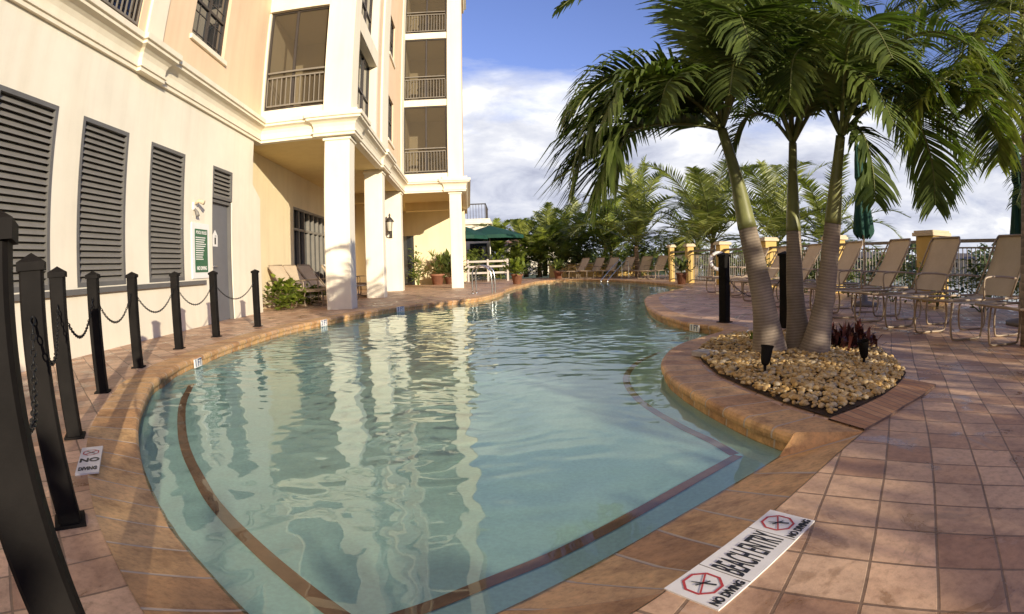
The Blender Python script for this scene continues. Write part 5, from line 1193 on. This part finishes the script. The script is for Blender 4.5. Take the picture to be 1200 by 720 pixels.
# ------------------------------------------------------------------ unseen hedges added to shade the deck, crest heights shaped for the sun
def hedge(pts, h, th, n, label):
    pts = [V((*p, 0)) for p in pts]; c = cr(pts, 60); o = empty('added_shade_hedge', pts[0], 0, label, 'hedge', 'added shade hedges out of view', world=True); m = MB()
    hs = cr([(k, v, 0) for k, v in enumerate(h)], 60)
    for i in range(60):
        p, q = c[i], c[i + 1]; d = (q - p).normalized(); w = V((-d.y, d.x, 0)); hh = hs[i].y + .45 * noise.noise(V((i * .5, len(pts), 0))) - .15
        for k in range(int(n / 60)):
            t = rnd.random(); b = p.lerp(q, t) + w * rnd.uniform(-th, th) + V((0, 0, rnd.uniform(0, hh) if rnd.random() < .75 else hh + rnd.gauss(0, .14))); dd = V((rnd.gauss(0, 1), rnd.gauss(0, 1), rnd.gauss(0, .8))).normalized(); w2 = dd.orthogonal().normalized(); L = rnd.uniform(.14, .28)
            m.add([b, b + dd * L * .5 + w2 * L * .3, b + dd * L, b + dd * L * .5 - w2 * L * .3], [[0, 1, 2, 3]], None, rnd.gauss(.5, .2))
    m.build('foliage', M['hedge_leaf'], o)
hedge([(-1.5, -6.4), (1.2, -6.3), (3.0, -6.2), (4.8, -6.0), (6.0, -5.6), (7.4, -4.9), (9.3, -3.4)], [2.4, 2.5, 1.9, 1.5, 1.9, 3.0, 2.9], .45, 8500, 'unseen hedge added behind the viewer to shade the near deck')
hedge([(9.9, -3.0), (10.3, 0), (10.6, 3.0)], [2.9, 2.8, 2.5], .4, 3600, 'unseen hedge added beyond the fence to shade the right deck')

# ------------------------------------------------------------------ light, sky, camera
SUN_EL, SUN_AZ = R(12.5), R(147)             # azimuth clockwise from +Y
sd = V((math.sin(SUN_AZ) * math.cos(SUN_EL), math.cos(SUN_AZ) * math.cos(SUN_EL), math.sin(SUN_EL)))
lt = bpy.data.lights.new('sun', 'SUN'); lt.energy = 2.75; lt.angle = R(.5); lt.color = (1.0, .885, .69); lt.cycles.is_caustics_light = True
lo = bpy.data.objects.new('sun', lt); COL.objects.link(lo); lo.rotation_euler = (-sd).to_track_quat('-Z', 'Y').to_euler()
w = bpy.data.worlds.new('World'); sc.world = w; w.use_nodes = True
class WN(NT):
    def __init__(s, t): s.t = t; s.n = t.nodes; s.b = None
t = WN(w.node_tree); bg = t.n['Background']
sky = t.new('TexSky'); sky.sky_type = 'NISHITA'; sky.sun_disc = False; sky.sun_elevation = SUN_EL; sky.sun_rotation = SUN_AZ; sky.air_density = 1.0; sky.dust_density = 1.2; sky.ozone_density = 2.0
tc = t.new('TexCoord'); gen = tc.outputs['Generated']; sx = t.new('SeparateXYZ'); t.l(gen, sx.inputs[0])
zc = t.math('MAXIMUM', sx.outputs['Z'], .0)
cmb = t.new('CombineXYZ'); dz = t.math('ADD', zc, .42); t.l(t.math('DIVIDE', sx.outputs['X'], dz), cmb.inputs[0]); t.l(t.math('DIVIDE', sx.outputs['Y'], dz), cmb.inputs[1]); t.l(t.math('MULTIPLY', zc, 3.0), cmb.inputs[2])
n1 = t.noise(1.7, 9, .58, cmb.outputs[0], .25); n2 = t.noise(3.6, 9, .58, cmb.outputs[0], .35); n3 = t.noise(1.1, 3, .5, cmb.outputs[0])
cov = t.new('MapRange'); t.l(zc, cov.inputs['Value']); cov.interpolation_type = 'SMOOTHSTEP'
for k, v in (('From Min', .16), ('From Max', .42), ('To Min', .30), ('To Max', -.16)): cov.inputs[k].default_value = v
mask = t.ramp(t.math('ADD', n1.outputs['Fac'], cov.outputs[0]), [(.44, (0, 0, 0)), (.66, (1, 1, 1))])
shade = t.ramp(t.math('ADD', t.math('MULTIPLY', n2.outputs['Fac'], .7), t.math('MULTIPLY', n3.outputs['Fac'], .3)), [(.38, (1.25, 1.33, 1.7)), (.47, (1.9, 1.98, 2.3)), (.55, (2.4, 2.44, 2.62)), (.65, (3.5, 3.46, 3.38))])
cl = t.mix(mask, t.mix(1.0, sky.outputs[0], (.50, .45, .64), 'MULTIPLY'), shade)
t.l(cl, bg.inputs['Color']); bg.inputs['Strength'].default_value = .15

cam = bpy.data.cameras.new('camera'); co = bpy.data.objects.new('camera', cam); COL.objects.link(co)
co.matrix_world = Matrix.Translation((0, 0, HC)) @ Matrix.Rotation(PI / 2 + PITCH, 4, 'X') @ Matrix.Rotation(ROLL, 4, 'Z')
cam.type = 'PANO'; cam.panorama_type = 'FISHEYE_EQUISOLID'; cam.sensor_fit = 'HORIZONTAL'; cam.sensor_width = 36.0; cam.sensor_height = 36.0 * 614 / 1024
cam.fisheye_lens = F_PX / 1200 * 36.0; cam.fisheye_fov = R(180); cam.clip_start = .02; cam.clip_end = 3000; cam.lens = 18
sc.camera = co
sc.render.engine = 'CYCLES'; sc.cycles.use_denoising = True; sc.cycles.max_bounces = 8; sc.cycles.transparent_max_bounces = 12; sc.cycles.caustics_reflective = False; sc.cycles.caustics_refractive = True
vs = sc.view_settings; vs.view_transform = 'Standard'; vs.look = 'None'; vs.exposure = 1.3; vs.gamma = 1; vs.use_curve_mapping = False
for o in list(bpy.data.objects):
    if 'world_parts' in o: del o['world_parts']
